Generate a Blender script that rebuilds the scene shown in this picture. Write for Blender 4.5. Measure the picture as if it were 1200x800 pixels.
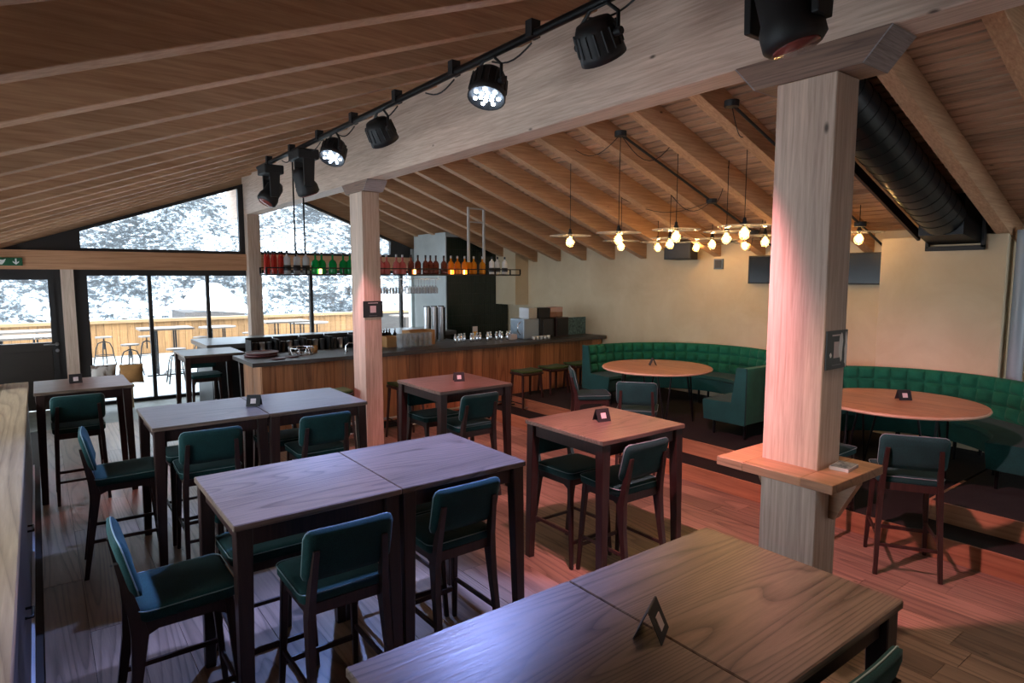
import bpy, bmesh, math, random
from mathutils import Vector, Matrix
random.seed(7)
for o in list(bpy.data.objects): bpy.data.objects.remove(o)
S = bpy.context.scene
COL = S.collection
PI = math.pi

# ------------------------------------------------------------------ camera, sky, large lights, exposure
cam_d = bpy.data.cameras.new('camera'); cam = bpy.data.objects.new('camera', cam_d); COL.objects.link(cam)
cam_d.sensor_width = 36.0; cam_d.lens = 36.0 * 737.0 / 1200.0; cam_d.clip_start = 0.02; cam_d.clip_end = 2000
YAW, PITCH = math.radians(37.065), math.radians(5.8645)
cam.location = (0, 0, 2.26); cam.rotation_euler = (PI/2 - PITCH, 0, -YAW)
S.camera = cam
S.view_settings.view_transform = 'Standard'; S.view_settings.look = 'None'
S.view_settings.gamma = 1.0; S.view_settings.use_curve_mapping = False
S.view_settings.exposure = 1.15
W = bpy.data.worlds.new('overcast_sky'); S.world = W; W.use_nodes = True
bg = W.node_tree.nodes['Background']; bg.inputs['Color'].default_value = (0.86, 0.93, 1.0, 1); bg.inputs['Strength'].default_value = 5.4

def area(name, loc, rot, sx, sy, power, col):
    d = bpy.data.lights.new(name, 'AREA'); d.shape = 'RECTANGLE'; d.size = sx; d.size_y = sy; d.energy = power; d.color = col
    o = bpy.data.objects.new(name, d); COL.objects.link(o); o.location = loc; o.rotation_euler = rot
    return o
# sampling portals in the glazed openings of the far gable wall (they emit nothing themselves)
for nm, px_, pz_, w_, h_ in (('portal_low_left', 1.2, 1.15, 4.3, 2.3), ('portal_low_right', 5.2, 1.2, 3.3, 2.3), ('portal_gable', 3.4, 3.3, 6.2, 1.2)):
    po = area(nm, (px_, 13.3, pz_), (-PI/2, 0, 0), w_, h_, 1, (1, 1, 1)); po.data.cycles.is_portal = True
for nm, loc_, rot_, w_, h_ in (('portal_left', (-1.62, 7.55, 1.7), (PI/2, 0, -PI/2), 10.3, 1.1), ('portal_rear', (7.6, -2.82, 1.7), (PI/2, 0, 0), 1.4, 1.5)):  # portals for the added side and rear windows
    po = area(nm, loc_, rot_, w_, h_, 1, (1, 1, 1)); po.data.cycles.is_portal = True

# ------------------------------------------------------------------ helpers
def lin(r, g, b):
    f = lambda c: (c/255/12.92) if c <= 10 else (((c/255)+0.055)/1.055)**2.4
    return (f(r), f(g), f(b), 1)

def tag(o, label=None, cat=None, group=None, kind=None):
    if label: o['label'] = label
    if cat: o['category'] = cat
    if group: o['group'] = group
    if kind: o['kind'] = kind
    return o

def empty(name, loc=(0, 0, 0), rz=0.0, label=None, cat=None, group=None, kind=None):
    o = bpy.data.objects.new(name, None); COL.objects.link(o); o.location = loc; o.rotation_euler = (0, 0, rz)
    o.empty_display_size = 0.1
    return tag(o, label, cat, group, kind)

def link(name, me, parent=None, loc=None, rot=None, scale=None):
    o = bpy.data.objects.new(name, me); COL.objects.link(o)
    if parent: o.parent = parent
    if loc is not None: o.location = loc
    if rot is not None: o.rotation_euler = rot
    if scale is not None: o.scale = scale
    return o

def copy_tree(o, parent=None):
    c = o.copy(); COL.objects.link(c); c.parent = parent
    for ch in list(o.children): copy_tree(ch, c)
    return c

class MB:
    def __init__(s): s.v = []; s.f = []; s.sm = []
    def add(s, vs, fs, smooth=False):
        n = len(s.v); s.v += [tuple(v) for v in vs]; s.f += [[i+n for i in f] for f in fs]; s.sm += [smooth]*len(fs); return s
    def box(s, x0, x1, y0, y1, z0, z1):
        return s.hexa([(x0, y0, z0), (x1, y0, z0), (x1, y1, z0), (x0, y1, z0), (x0, y0, z1), (x1, y0, z1), (x1, y1, z1), (x0, y1, z1)])
    def hexa(s, p):
        return s.add(p, [(0, 3, 2, 1), (4, 5, 6, 7), (0, 1, 5, 4), (1, 2, 6, 5), (2, 3, 7, 6), (3, 0, 4, 7)])
    def bar(s, a, b, w, h, w2=None, h2=None, up=(0, 0, 1)):
        a = Vector(a); b = Vector(b); d = (b-a).normalized(); u = Vector(up)
        if abs(d.dot(u)) > 0.98: u = Vector((0, 1, 0))
        x = d.cross(u).normalized(); y = x.cross(d).normalized()
        w2 = w if w2 is None else w2; h2 = h if h2 is None else h2
        P = []
        for p, ww, hh in ((a, w, h), (b, w2, h2)):
            for sx, sy in ((-1, -1), (1, -1), (1, 1), (-1, 1)): P.append(p + x*sx*ww/2 + y*sy*hh/2)
        return s.add(P, [(0, 1, 2, 3), (7, 6, 5, 4), (0, 4, 5, 1), (1, 5, 6, 2), (2, 6, 7, 3), (3, 7, 4, 0)])
    def tube(s, pts, r, n=8, closed=False, rs=None):
        pts = [Vector(p) for p in pts]; m = len(pts); V = []
        t0 = (pts[1]-pts[0]).normalized(); u = Vector((0, 0, 1)) if abs(t0.z) < 0.9 else Vector((1, 0, 0))
        nx = t0.cross(u).normalized()
        for i, p in enumerate(pts):
            if closed: t = (pts[(i+1) % m]-pts[i-1]).normalized()
            else: t = (pts[min(i+1, m-1)]-pts[max(i-1, 0)]).normalized()
            nx = (nx - t*nx.dot(t)).normalized(); ny = t.cross(nx); rr = rs[i] if rs else r
            for k in range(n):
                a = 2*PI*k/n; V.append(p + nx*math.cos(a)*rr + ny*math.sin(a)*rr)
        F = []
        for i in range(m if closed else m-1):
            j = (i+1) % m
            for k in range(n): F.append((i*n+k, i*n+(k+1) % n, j*n+(k+1) % n, j*n+k))
        s.add(V, F, True)
        if not closed:
            s.add([V[k] for k in range(n)], [tuple(range(n))[::-1]]); s.add([V[(m-1)*n+k] for k in range(n)], [tuple(range(n))])
        return s
    def cyl(s, a, b, r, n=16, r2=None):
        return s.tube([a, b], r, n, rs=[r, r if r2 is None else r2])
    def lathe(s, prof, n=20, c=(0, 0, 0), smooth=True):
        V = []; F = []
        for r, z in prof:
            for k in range(n):
                a = 2*PI*k/n; V.append((c[0]+r*math.cos(a), c[1]+r*math.sin(a), c[2]+z))
        for i in range(len(prof)-1):
            for k in range(n): F.append((i*n+k, i*n+(k+1) % n, (i+1)*n+(k+1) % n, (i+1)*n+k))
        s.add(V, F, smooth)
        if prof[0][0] > 1e-4: s.add(V[:n], [tuple(range(n))[::-1]])
        if prof[-1][0] > 1e-4: s.add(V[-n:], [tuple(range(n))])
        return s
    def prism(s, poly, axis, a, b):
        n = len(poly)
        def P(p, t): return {'x': (t, p[0], p[1]), 'y': (p[0], t, p[1]), 'z': (p[0], p[1], t)}[axis]
        V = [P(p, a) for p in poly]+[P(p, b) for p in poly]
        F = [tuple(range(n)), tuple(range(2*n-1, n-1, -1))]+[(i, n+i, n+(i+1) % n, (i+1) % n) for i in range(n)]
        return s.add(V, F)
    def mesh(s, name, mat, bevel=0, seg=2, fix=True):
        me = bpy.data.meshes.new(name); me.from_pydata(s.v, [], s.f)
        for p, f in zip(me.polygons, s.sm): p.use_smooth = f
        if fix or bevel:
            bm = bmesh.new(); bm.from_mesh(me)
            bmesh.ops.recalc_face_normals(bm, faces=bm.faces)
            if bevel:
                bmesh.ops.bevel(bm, geom=[e for e in bm.edges if e.is_manifold and e.calc_face_angle(0) > 0.5], offset=bevel, segments=seg, profile=0.5, affect='EDGES')
            bm.to_mesh(me); bm.free()
        if mat: me.materials.append(mat)
        me.update(); return me
    def build(s, name, mat, parent=None, bevel=0, seg=2, loc=None, rot=None):
        return link(name, s.mesh(name, mat, bevel, seg), parent, loc, rot)

def one(name, mat, parent=None, **k):
    return lambda f: f(MB()).build(name, mat, parent, **k)

# ------------------------------------------------------------------ materials
MATS = {}
def base(name, col, rough=0.5, metal=0.0, spec=0.5, **kw):
    m = bpy.data.materials.new(name); m.use_nodes = True; b = m.node_tree.nodes['Principled BSDF']
    b.inputs['Base Color'].default_value = col if len(col) == 4 else (*col, 1)
    b.inputs['Roughness'].default_value = rough; b.inputs['Metallic'].default_value = metal; b.inputs['Specular IOR Level'].default_value = spec
    for k, v in kw.items(): b.inputs[k].default_value = v
    return m
class N:
    def __init__(s, m): s.t = m.node_tree; s.b = s.t.nodes['Principled BSDF']
    def n(s, typ, **kw):
        x = s.t.nodes.new(typ)
        for k, v in kw.items(): setattr(x, k, v)
        return x
    def l(s, a, b): s.t.links.new(a, b)
    def coords(s, scale, rnd=True, kind='Object'):
        tc = s.n('ShaderNodeTexCoord'); mp = s.n('ShaderNodeMapping'); mp.inputs['Scale'].default_value = scale
        if rnd:
            oi = s.n('ShaderNodeObjectInfo'); mu = s.n('ShaderNodeVectorMath', operation='MULTIPLY_ADD')
            cx = s.n('ShaderNodeCombineXYZ')
            for i, k in enumerate((37.0, 61.0, 23.0)):
                mm = s.n('ShaderNodeMath', operation='MULTIPLY'); mm.inputs[1].default_value = k; s.l(oi.outputs['Random'], mm.inputs[0]); s.l(mm.outputs[0], cx.inputs[i])
            ad = s.n('ShaderNodeVectorMath', operation='ADD'); s.l(tc.outputs[kind], ad.inputs[0]); s.l(cx.outputs[0], ad.inputs[1]); s.l(ad.outputs[0], mp.inputs['Vector'])
            s.rnd = oi.outputs['Random']
            s.t.nodes.remove(mu)
        else: s.l(tc.outputs[kind], mp.inputs['Vector'])
        return mp.outputs[0]
    def ramp(s, fac, stops):
        r = s.n('ShaderNodeValToRGB'); e = r.color_ramp.elements
        while len(e) < len(stops): e.new(0.5)
        for el, (p, c) in zip(e, stops): el.position = p; el.color = c if len(c) == 4 else (*c, 1)
        s.l(fac, r.inputs[0]); return r.outputs[0]
    def mix(s, a, b, fac, mode='MIX'):
        x = s.n('ShaderNodeMix', data_type='RGBA', blend_type=mode)
        for sock, v in ((x.inputs[0], fac), (x.inputs[6], a), (x.inputs[7], b)):
            if hasattr(v, 'links') or isinstance(v, bpy.types.NodeSocket): s.l(v, sock)
            else: sock.default_value = v
        return x.outputs[2]
    def noise(s, vec, scale, detail=4, rough=0.55, dist=0.0):
        x = s.n('ShaderNodeTexNoise'); x.inputs['Scale'].default_value = scale; x.inputs['Detail'].default_value = detail
        x.inputs['Roughness'].default_value = rough; x.inputs['Distortion'].default_value = dist
        if vec is not None: s.l(vec, x.inputs['Vector'])
        return x.outputs['Fac']
    def bump(s, h, strength=0.2, dist=0.01):
        x = s.n('ShaderNodeBump'); x.inputs['Strength'].default_value = strength; x.inputs['Distance'].default_value = dist
        s.l(h, x.inputs['Height']); s.l(x.outputs[0], s.b.inputs['Normal'])

def wood(name, dark, light, axis='x', rough=0.5, grain=14.0, cathedral=0.5, knots=0.0, var=0.25, spec=0.4, along=0.05, bump=0.15, rings=26.0):
    """procedural timber: grain runs along the object's local axis, each object gets its own cut and tone"""
    m = base(name, light, rough, 0, spec); g = N(m)
    ax = 'xyz'.index(axis); sc = [1, 1, 1]; sc[ax] = along
    v = g.coords(sc)
    fine = g.noise(v, grain*4, 5, 0.6, 0.4)
    broad = g.noise(v, grain*0.25, 3, 0.5, 0.6)
    fld = g.noise(v, grain*0.16, 2, 0.45, 0.25)
    mu = g.n('ShaderNodeMath', operation='MULTIPLY'); mu.inputs[1].default_value = rings; g.l(fld, mu.inputs[0])
    wv = g.n('ShaderNodeMath', operation='FRACT'); g.l(mu.outputs[0], wv.inputs[0])
    c = g.ramp(fine, [(0.3, dark), (0.72, light)])
    md = tuple(dark[i]*0.55+light[i]*0.45 for i in range(3))+(1,)
    c2 = g.ramp(wv.outputs[0], [(0.0, md), (0.12, light), (0.6, light), (0.88, md), (1.0, dark)])
    c = g.mix(c, c2, cathedral)
    tone = g.ramp(broad, [(0.3, (0.78, 0.76, 0.74)), (0.7, (1.12, 1.1, 1.08))])
    c = g.mix(c, tone, 0.8, 'MULTIPLY')
    if knots > 0:
        sk = [1, 1, 1]; sk[ax] = 0.45
        vk = g.coords(sk); vo = g.n('ShaderNodeTexVoronoi'); vo.inputs['Scale'].default_value = knots; g.l(vk, vo.inputs['Vector'])
        kf = g.ramp(vo.outputs['Distance'], [(0.018, (1, 1, 1)), (0.05, (0, 0, 0))])
        c = g.mix(c, tuple(x*0.25 for x in dark[:3])+(1,), kf)
    vr = g.ramp(g.rnd, [(0, (1-var, 1-var, 1-var)), (1, (1+var*0.6, 1+var*0.55, 1+var*0.5))])
    c = g.mix(c, vr, 1.0, 'MULTIPLY')
    g.l(c, g.b.inputs['Base Color'])
    g.bump(fine, bump, 0.004)
    return m

def fabric(name, col, rough=0.85, weave=900, sheen=0.04):
    m = base(name, col, rough, 0, 0.25); g = N(m); v = g.coords((1, 1, 1))
    f = g.noise(v, weave*0.25, 2, 0.7); big = g.noise(v, 6, 2)
    c = g.ramp(f, [(0.3, tuple(x*0.6 for x in col[:3])), (0.7, tuple(min(1, x*1.35) for x in col[:3]))])
    c = g.mix(c, g.ramp(big, [(0.3, (0.85, 0.85, 0.85)), (0.7, (1.15, 1.15, 1.15))]), 1.0, 'MULTIPLY')
    g.l(c, g.b.inputs['Base Color']); g.b.inputs['Sheen Weight'].default_value = sheen; g.bump(f, 0.25, 0.002); return m

def glassy(name, col=(0.95, 0.98, 1.0), clear=0.93, rough=0.02, ior=1.45):
    m = bpy.data.materials.new(name); m.use_nodes = True; t = m.node_tree; t.nodes.clear()
    o = t.nodes.new('ShaderNodeOutputMaterial'); mx = t.nodes.new('ShaderNodeMixShader'); tr = t.nodes.new('ShaderNodeBsdfTransparent'); gl = t.nodes.new('ShaderNodeBsdfGlossy'); fr = t.nodes.new('ShaderNodeFresnel')
    tr.inputs[0].default_value = (*col, 1); gl.inputs['Roughness'].default_value = rough; fr.inputs[0].default_value = ior
    mm = t.nodes.new('ShaderNodeMath'); mm.operation = 'MULTIPLY_ADD'; mm.inputs[1].default_value = 1.0; mm.inputs[2].default_value = max(0.0, 0.95-clear)
    t.links.new(fr.outputs[0], mm.inputs[0]); t.links.new(mm.outputs[0], mx.inputs[0])
    t.links.new(tr.outputs[0], mx.inputs[1]); t.links.new(gl.outputs[0], mx.inputs[2]); t.links.new(mx.outputs[0], o.inputs[0])
    return m

def frosted(name, col, clear=0.65, rough=0.15):
    m = base(name, col, rough, 0, 0.8); t = m.node_tree; o = t.nodes['Material Output']; b = t.nodes['Principled BSDF']
    tl = t.nodes.new('ShaderNodeBsdfTranslucent'); tl.inputs[0].default_value = (*col[:3], 1); m1 = t.nodes.new('ShaderNodeMixShader'); m1.inputs[0].default_value = 0.4
    tr = t.nodes.new('ShaderNodeBsdfTransparent'); m2 = t.nodes.new('ShaderNodeMixShader'); m2.inputs[0].default_value = clear
    t.links.new(b.outputs[0], m1.inputs[1]); t.links.new(tl.outputs[0], m1.inputs[2]); t.links.new(m1.outputs[0], m2.inputs[1]); t.links.new(tr.outputs[0], m2.inputs[2]); t.links.new(m2.outputs[0], o.inputs[0]); return m

def emit(name, col, strength):
    m = bpy.data.materials.new(name); m.use_nodes = True; b = m.node_tree.nodes['Principled BSDF']
    b.inputs['Base Color'].default_value = (*col, 1); b.inputs['Emission Color'].default_value = (*col, 1); b.inputs['Emission Strength'].default_value = strength
    return m

def plasterish(name, c1, c2, scale=3, rough=0.85, bump=0.1):
    m = base(name, c1, rough, 0, 0.3); g = N(m); v = g.coords((1, 1, 1), rnd=False)
    f = g.noise(v, scale, 6, 0.6, 0.5); c = g.ramp(f, [(0.3, c1), (0.7, c2)]); g.l(c, g.b.inputs['Base Color']); g.bump(g.noise(v, scale*25, 4), bump, 0.004); return m

SPR_D, SPR_L = lin(166, 124, 92), lin(208, 170, 134)
M = dict(
    beam=wood('spruce_glulam', lin(172, 148, 131), lin(214, 193, 176), 'y', 0.6, 14, 0.14, 3.2, 0.06),
    rafter=wood('spruce_rafter', SPR_D, SPR_L, 'x', 0.65, 14, 0.14, 3.2, 0.1),
    post=wood('spruce_post', lin(172, 148, 131), lin(214, 193, 176), 'z', 0.6, 14, 0.16, 3.0, 0.08),
    slat=wood('spruce_slat', lin(150, 118, 94), lin(198, 162, 134), 'y', 0.7, 14, 0.2, 4, 0.2),
    endgrain=wood('grey_endgrain', lin(120, 112, 112), lin(176, 168, 168), 'x', 0.7, 30, 0.2, 0, 0.05),
    lam=wood('dark_laminate_lines', lin(96, 78, 70), lin(150, 122, 106), 'y', 0.6, 26, 0.5, 0, 0.15),
    plank=wood('oak_floor_plank', lin(86, 70, 58), lin(162, 138, 118), 'y', 0.33, 10, 0.6, 3.4, 0.36, 0.5, 0.07, 0.3, 34),
    top=wood('oak_table_top', lin(54, 42, 37), lin(126, 108, 95), 'x', 0.32, 11, 0.6, 0, 0.12, 0.5, 0.09, 0.3, 52),
    top_y=wood('oak_shelf_top', lin(110, 80, 58), lin(172, 132, 100), 'y', 0.42, 11, 0.5, 0, 0.1, 0.5, 0.06),
    round_top=wood('oak_round_top', lin(112, 78, 52), lin(184, 140, 100), 'y', 0.4, 11, 0.4, 0, 0.16, 0.5, 0.08, 0.2, 40),
    dark=wood('wenge_frame', lin(36, 22, 20), lin(62, 40, 36), 'z', 0.4, 16, 0.3, 0, 0.1, 0.4),
    leg=wood('wenge_leg', lin(34, 22, 20), lin(58, 38, 34), 'z', 0.35, 16, 0.2, 0, 0.1, 0.45),
    board=wood('bar_front_board', lin(112, 72, 50), lin(184, 130, 90), 'z', 0.5, 10, 0.5, 3, 0.35),
    riser=wood('step_riser_wood', lin(128, 88, 60), lin(176, 128, 92), 'y', 0.5, 8, 0.4, 3, 0.2),
    rustic=wood('rustic_bench_wood', lin(128, 108, 86), lin(186, 164, 134), 'y', 0.6, 10, 0.5, 2.5, 0.2, bump=0.5),
    terr=wood('terrace_board', lin(108, 76, 44), lin(150, 112, 70), 'z', 0.7, 10, 0.4, 3, 0.25),
    rail=wood('terrace_rail', lin(120, 92, 62), lin(146, 118, 84), 'x', 0.7, 10, 0.3, 0, 0.1),
    outtop=wood('grey_outdoor_top', lin(84, 76, 70), lin(116, 106, 98), 'x', 0.6, 12, 0.3, 0, 0.1),
    carton=base('cardboard', lin(172, 126, 78), 0.8),
    fabric=fabric('teal_chair_fabric', lin(19, 57, 56)),
    piping=base('grey_piping', lin(118, 138, 138), 0.7),
    greenfab=fabric('green_banquette_velvet', lin(18, 100, 74), sheen=0.06),
    greenseat=fabric('dark_green_seat_velvet', lin(18, 70, 66), sheen=0.06),
    stoolpad=fabric('moss_green_pad', lin(60, 84, 44)),
    black=base('black_metal', lin(20, 20, 21), 0.4, 0.6), blackmat=base('matt_black', lin(16, 16, 17), 0.6),
    darkframe=base('dark_window_frame', lin(34, 33, 33), 0.45), doorp=base('dark_door_panel', lin(42, 34, 28), 0.5),
    steel=base('brushed_steel', lin(190, 192, 195), 0.3, 1.0), chrome=base('chrome', lin(220, 222, 225), 0.12, 1.0),
    rod=base('pale_hanger_rod', lin(168, 168, 168), 0.5, 0.3),
    stone=base('dark_slate_worktop', lin(66, 62, 60), 0.4, 0, 0.5), stone_l=base('grey_stone_worktop', lin(92, 92, 92), 0.3),
    carpet=fabric('black_speckled_carpet', lin(34, 32, 30), 0.95, 500, 0.0),
    glass=glassy('window_glass'), lampglass=frosted('lamp_disc_glass', (0.75, 0.76, 0.76), 0.62), drinkglass=frosted('drinking_glass', (0.8, 0.84, 0.86), 0.74, 0.06),
    bulb=frosted('clear_bulb_glass', (0.9, 0.75, 0.5), 0.8, 0.05), filament=emit('lit_filament', (1.0, 0.58, 0.22), 62), cool=emit('cool_led', (0.62, 0.78, 1.0), 14), redled=emit('red_led', (1.0, 0.35, 0.25), 6), warmled=emit('warm_shelf_light', (1.0, 0.6, 0.2), 3),
    white=base('white_plastic', lin(222, 222, 220), 0.5), paper=base('pale_paper', lin(196, 184, 182), 0.7), greyd=base('dark_grey_plastic', lin(44, 46, 50), 0.45),
    conc=plasterish('terrace_slab', lin(150, 156, 158), lin(176, 182, 184), 1.2), greyfloor=plasterish('grey_stone_floor', lin(112, 120, 114), lin(148, 154, 148), 2, 0.5),
    plaster=plasterish('ochre_plaster', lin(198, 178, 146), lin(214, 198, 168), 1.4), plaster_w=plasterish('pale_grey_plaster', lin(176, 184, 184), lin(196, 204, 204), 1.6),
    tile=base('black_green_glazed_tile', lin(30, 42, 36), 0.18, 0, 0.6), tilegap=base('tile_grout', lin(14, 16, 15), 0.8),
    bench_face=wood('dark_bench_front', lin(40, 34, 34), lin(66, 56, 54), 'y', 0.5, 10, 0.3, 0, 0.1),
    wine=base('dark_red_tray', lin(84, 40, 40), 0.4), tan=fabric('tan_cushion', lin(176, 128, 78)), hide=None,
    signgreen=base('exit_sign_green', lin(14, 84, 52), 0.5), yellow=base('amber_card', lin(210, 160, 40), 0.6),
)
def hide_mat():
    m = base('cow_hide_cushion', (0.6, 0.55, 0.5, 1), 0.9); g = N(m); v = g.coords((1, 1, 1)); f = g.noise(v, 6, 3, 0.5, 0.5)
    g.l(g.ramp(f, [(0.46, lin(214, 206, 198)), (0.54, lin(120, 98, 84))]), g.b.inputs['Base Color']); return m
M['hide'] = hide_mat()

# ------------------------------------------------------------------ the setting: floor
fl = MB().box(-1.3, 5.70, -2.6, 11.45, -0.12, -0.012).build('floor', base('floor_underlay', lin(40, 30, 24), 0.8)); tag(fl, 'oak plank floor of the dining room', 'floor', kind='structure')
pw = 0.235; x = -0.09; row = 0
while x < 5.66:
    w = min(pw, 5.68-x); y = -2.6 - random.uniform(0, 2.0)
    while y < 11.4:
        L = random.choice((1.6, 2.0, 2.4, 2.8)); y0 = max(y, -2.6); y1 = min(y+L, 11.45)
        if y1-y0 > 0.05:
            MB().box(-w/2+0.0015, w/2-0.0015, -(y1-y0)/2+0.0015, (y1-y0)/2-0.0015, -0.02, random.uniform(-0.001, 0.0)).build('plank', M['plank'], fl, loc=(x+w/2, (y0+y1)/2, 0))
        y += L
    x += pw
gf = MB().box(-1.3, 8.6, 11.45, 13.2, -0.12, 0.0).build('floor_window_strip', M['greyfloor']); tag(gf, 'grey stone floor strip along the window wall', 'floor', kind='structure')
bf = MB().box(5.70, 8.6, 8.2, 11.45, -0.12, -0.001).build('floor_bar', M['greyfloor']); tag(bf, 'grey stone floor behind the bar', 'floor', kind='structure')

# raised seating platform: two steps, wooden risers, black carpet
pf = empty('floor_platform', (0, 0, 0), 0, 'raised black carpeted platform with wooden step risers', 'platform', kind='structure')
MB().box(5.70, 8.6, -2.6, 8.2, -0.1, 0.178).build('carpet_tread', M['carpet'], pf)
for a, b in ((-2.6, 0.1), (0.1, 2.9), (2.9, 5.5), (5.5, 8.1)): MB().box(5.675, 5.70, a+0.002, b-0.002, 0.0, 0.178).build('riser', M['riser'], pf, loc=(0, 0, 0))
for a, b in ((-2.6, 2.02), (3.55, 8.15)):
    MB().box(6.08, 8.6, a, b, 0.178, 0.343).build('carpet_deck', M['carpet'], pf)
    n = 2
    for k in range(n):
        c0 = a+(b-a)*k/n; c1 = a+(b-a)*(k+1)/n
        MB().box(6.055, 6.08, c0+0.002, c1-0.002, 0.178, 0.345).build('riser', M['riser'], pf)
MB().box(6.055, 6.9, 2.02, 2.045, 0.178, 0.345).build('riser', M['riser'], pf)
MB().box(6.8, 8.6, 2.045, 3.55, 0.178, 0.343).build('carpet_deck', M['carpet'], pf)

# ------------------------------------------------------------------ roof: ceilings, rafters, slats, ridge beam, posts
SL = 0.365
zl = lambda X: 2.92 + 0.37*X            # underside of the left rafters
zr = lambda X: 2.575 + 0.362*(8.6-X)     # underside of the right rafters
RH = 0.26
cl = MB().hexa([(-1.5, -2.7, zl(-1.5)+RH+0.05), (3.45, -2.7, zl(3.45)+RH+0.05), (3.45, 14.6, zl(3.45)+RH+0.05), (-1.5, 14.6, zl(-1.5)+RH+0.05),
               (-1.5, -2.7, zl(-1.5)+RH+0.15), (3.45, -2.7, zl(3.45)+RH+0.15), (3.45, 14.6, zl(3.45)+RH+0.15), (-1.5, 14.6, zl(-1.5)+RH+0.15)]).build('ceiling_left', M['blackmat'])
tag(cl, 'sloping timber ceiling left of the ridge beam', 'ceiling', kind='structure')
cr = MB().hexa([(3.45, -2.7, zr(3.45)+RH+0.05), (8.9, -2.7, zr(8.9)+RH+0.05), (8.9, 14.6, zr(8.9)+RH+0.05), (3.45, 14.6, zr(3.45)+RH+0.05),
               (3.45, -2.7, zr(3.45)+RH+0.15), (8.9, -2.7, zr(8.9)+RH+0.15), (8.9, 14.6, zr(8.9)+RH+0.15), (3.45, 14.6, zr(3.45)+RH+0.15)]).build('ceiling_right', M['blackmat'])
tag(cr, 'sloping timber ceiling right of the ridge beam', 'ceiling', kind='structure')
# slats lie over the rafters and run along the ridge
for par, f, x0, x1 in ((cl, zl, -1.4, 3.4), (cr, zr, 3.6, 8.7)):
    step = 0.108; n = int((x1-x0)/step)
    ang = math.atan((f(1)-f(0)))
    me = MB().box(-0.044, 0.044, -8.6, 8.6, 0.0, 0.035).mesh('slat', M['slat'])
    for k in range(n):
        X = x0+step*(k+0.5); link('slat', me, par, (X, 5.95, f(X)+RH), (0, -ang, 0))
# rafters: one object each
def rafter_mesh(f, x0, x1, w):
    ang = math.atan(f(1)-f(0)); L = (x1-x0)/math.cos(ang)
    m = MB().hexa([(0, 0, 0), (x1-x0, 0, f(x1)-f(x0)), (x1-x0, w, f(x1)-f(x0)), (0, w, 0), (0, 0, RH), (x1-x0, 0, f(x1)-f(x0)+RH), (x1-x0, w, f(x1)-f(x0)+RH), (0, w, RH)])
    return m.mesh('rafter', M['rafter'], 0.004, 1)
ml = rafter_mesh(zl, -1.45, 3.36, 0.125); mr = rafter_mesh(zr, 3.55, 8.6, 0.13); mrb = rafter_mesh(zr, 3.55, 8.2, 0.13)
for k in range(-6, 15):
    y = 2.65+0.755*k
    if y < 13.1: link('rafter', ml, cl, (-1.45, y, zl(-1.45)))
for k in range(-6, 15):
    y = 2.18+0.755*k
    if y < 13.1: link('rafter', mr, cr, (3.55, y, zr(3.55)))
rb = MB().box(3.34, 3.58, -2.7, 14.4, 3.46, 4.42).build('ridge_beam', M['beam'], bevel=0.006, seg=1); tag(rb, 'massive glued laminated spruce ridge beam running to the window wall', 'beam', kind='structure')
def post(y0, y1, saddle, name='post'):
    e = empty('timber_post', (3.46, (y0+y1)/2, 0), 0, {0: 'spruce post under the ridge beam beside the bar stools', 1: 'thick spruce post carrying a shelf in front of the green booths', 2: 'slim spruce post standing at the window wall'}[saddle[0]], 'post', kind='structure')
    h = (y1-y0)/2; zt = 3.46 if saddle[0] == 2 else saddle[1]
    MB().box(-0.12, 0.12, -h, h, 0, zt).build('shaft', M['post'], e, bevel=0.005, seg=1)
    if saddle[0] != 2:
        a, z0 = saddle[2], saddle[1]; w = saddle[3]
        MB().prism([(-a, 3.46), (-a+0.13, z0), (a-0.13, z0), (a, 3.46)], 'x', -w, w).build('saddle_block', M['lam'], e)
        for s in (-1, 1):
            MB().hexa([(-w, s*a, 3.458), (w, s*a, 3.458), (w, s*(a-0.13), z0+0.002), (-w, s*(a-0.13), z0+0.002), (-w, s*(a+0.006), 3.455), (w, s*(a+0.006), 3.455), (w, s*(a-0.124), z0-0.002), (-w, s*(a-0.124), z0-0.002)]).build('block_end', M['endgrain'], e)
    return e
p3 = post(1.66, 1.99, (1, 3.31, 0.42, 0.135)); p2 = post(7.56, 7.94, (0, 3.33, 0.40, 0.135)); p1 = post(12.92, 13.16, (2, 3.46))

# ------------------------------------------------------------------ walls
wr = MB().box(8.6, 8.8, -2.7, 13.3, 0, 2.9).build('wall_right', M['plaster']); tag(wr, 'ochre plastered wall behind the green booths', 'wall', kind='structure')
wb = MB().box(8.2, 8.6, 2.19, 3.44, 0.17, 2.72).build('wall_right_breast', M['plaster'], bevel=0.01); tag(wb, 'projecting plastered wall breast under the ventilation duct', 'wall', kind='structure')
tag(MB().cyl((8.32, 2.08, 0.3), (8.32, 2.08, 2.75), 0.07, 20).build('downpipe', base('grey_pipe', lin(150, 160, 168), 0.4)), 'grey vertical pipe beside the plastered wall breast', 'pipe')
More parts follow.
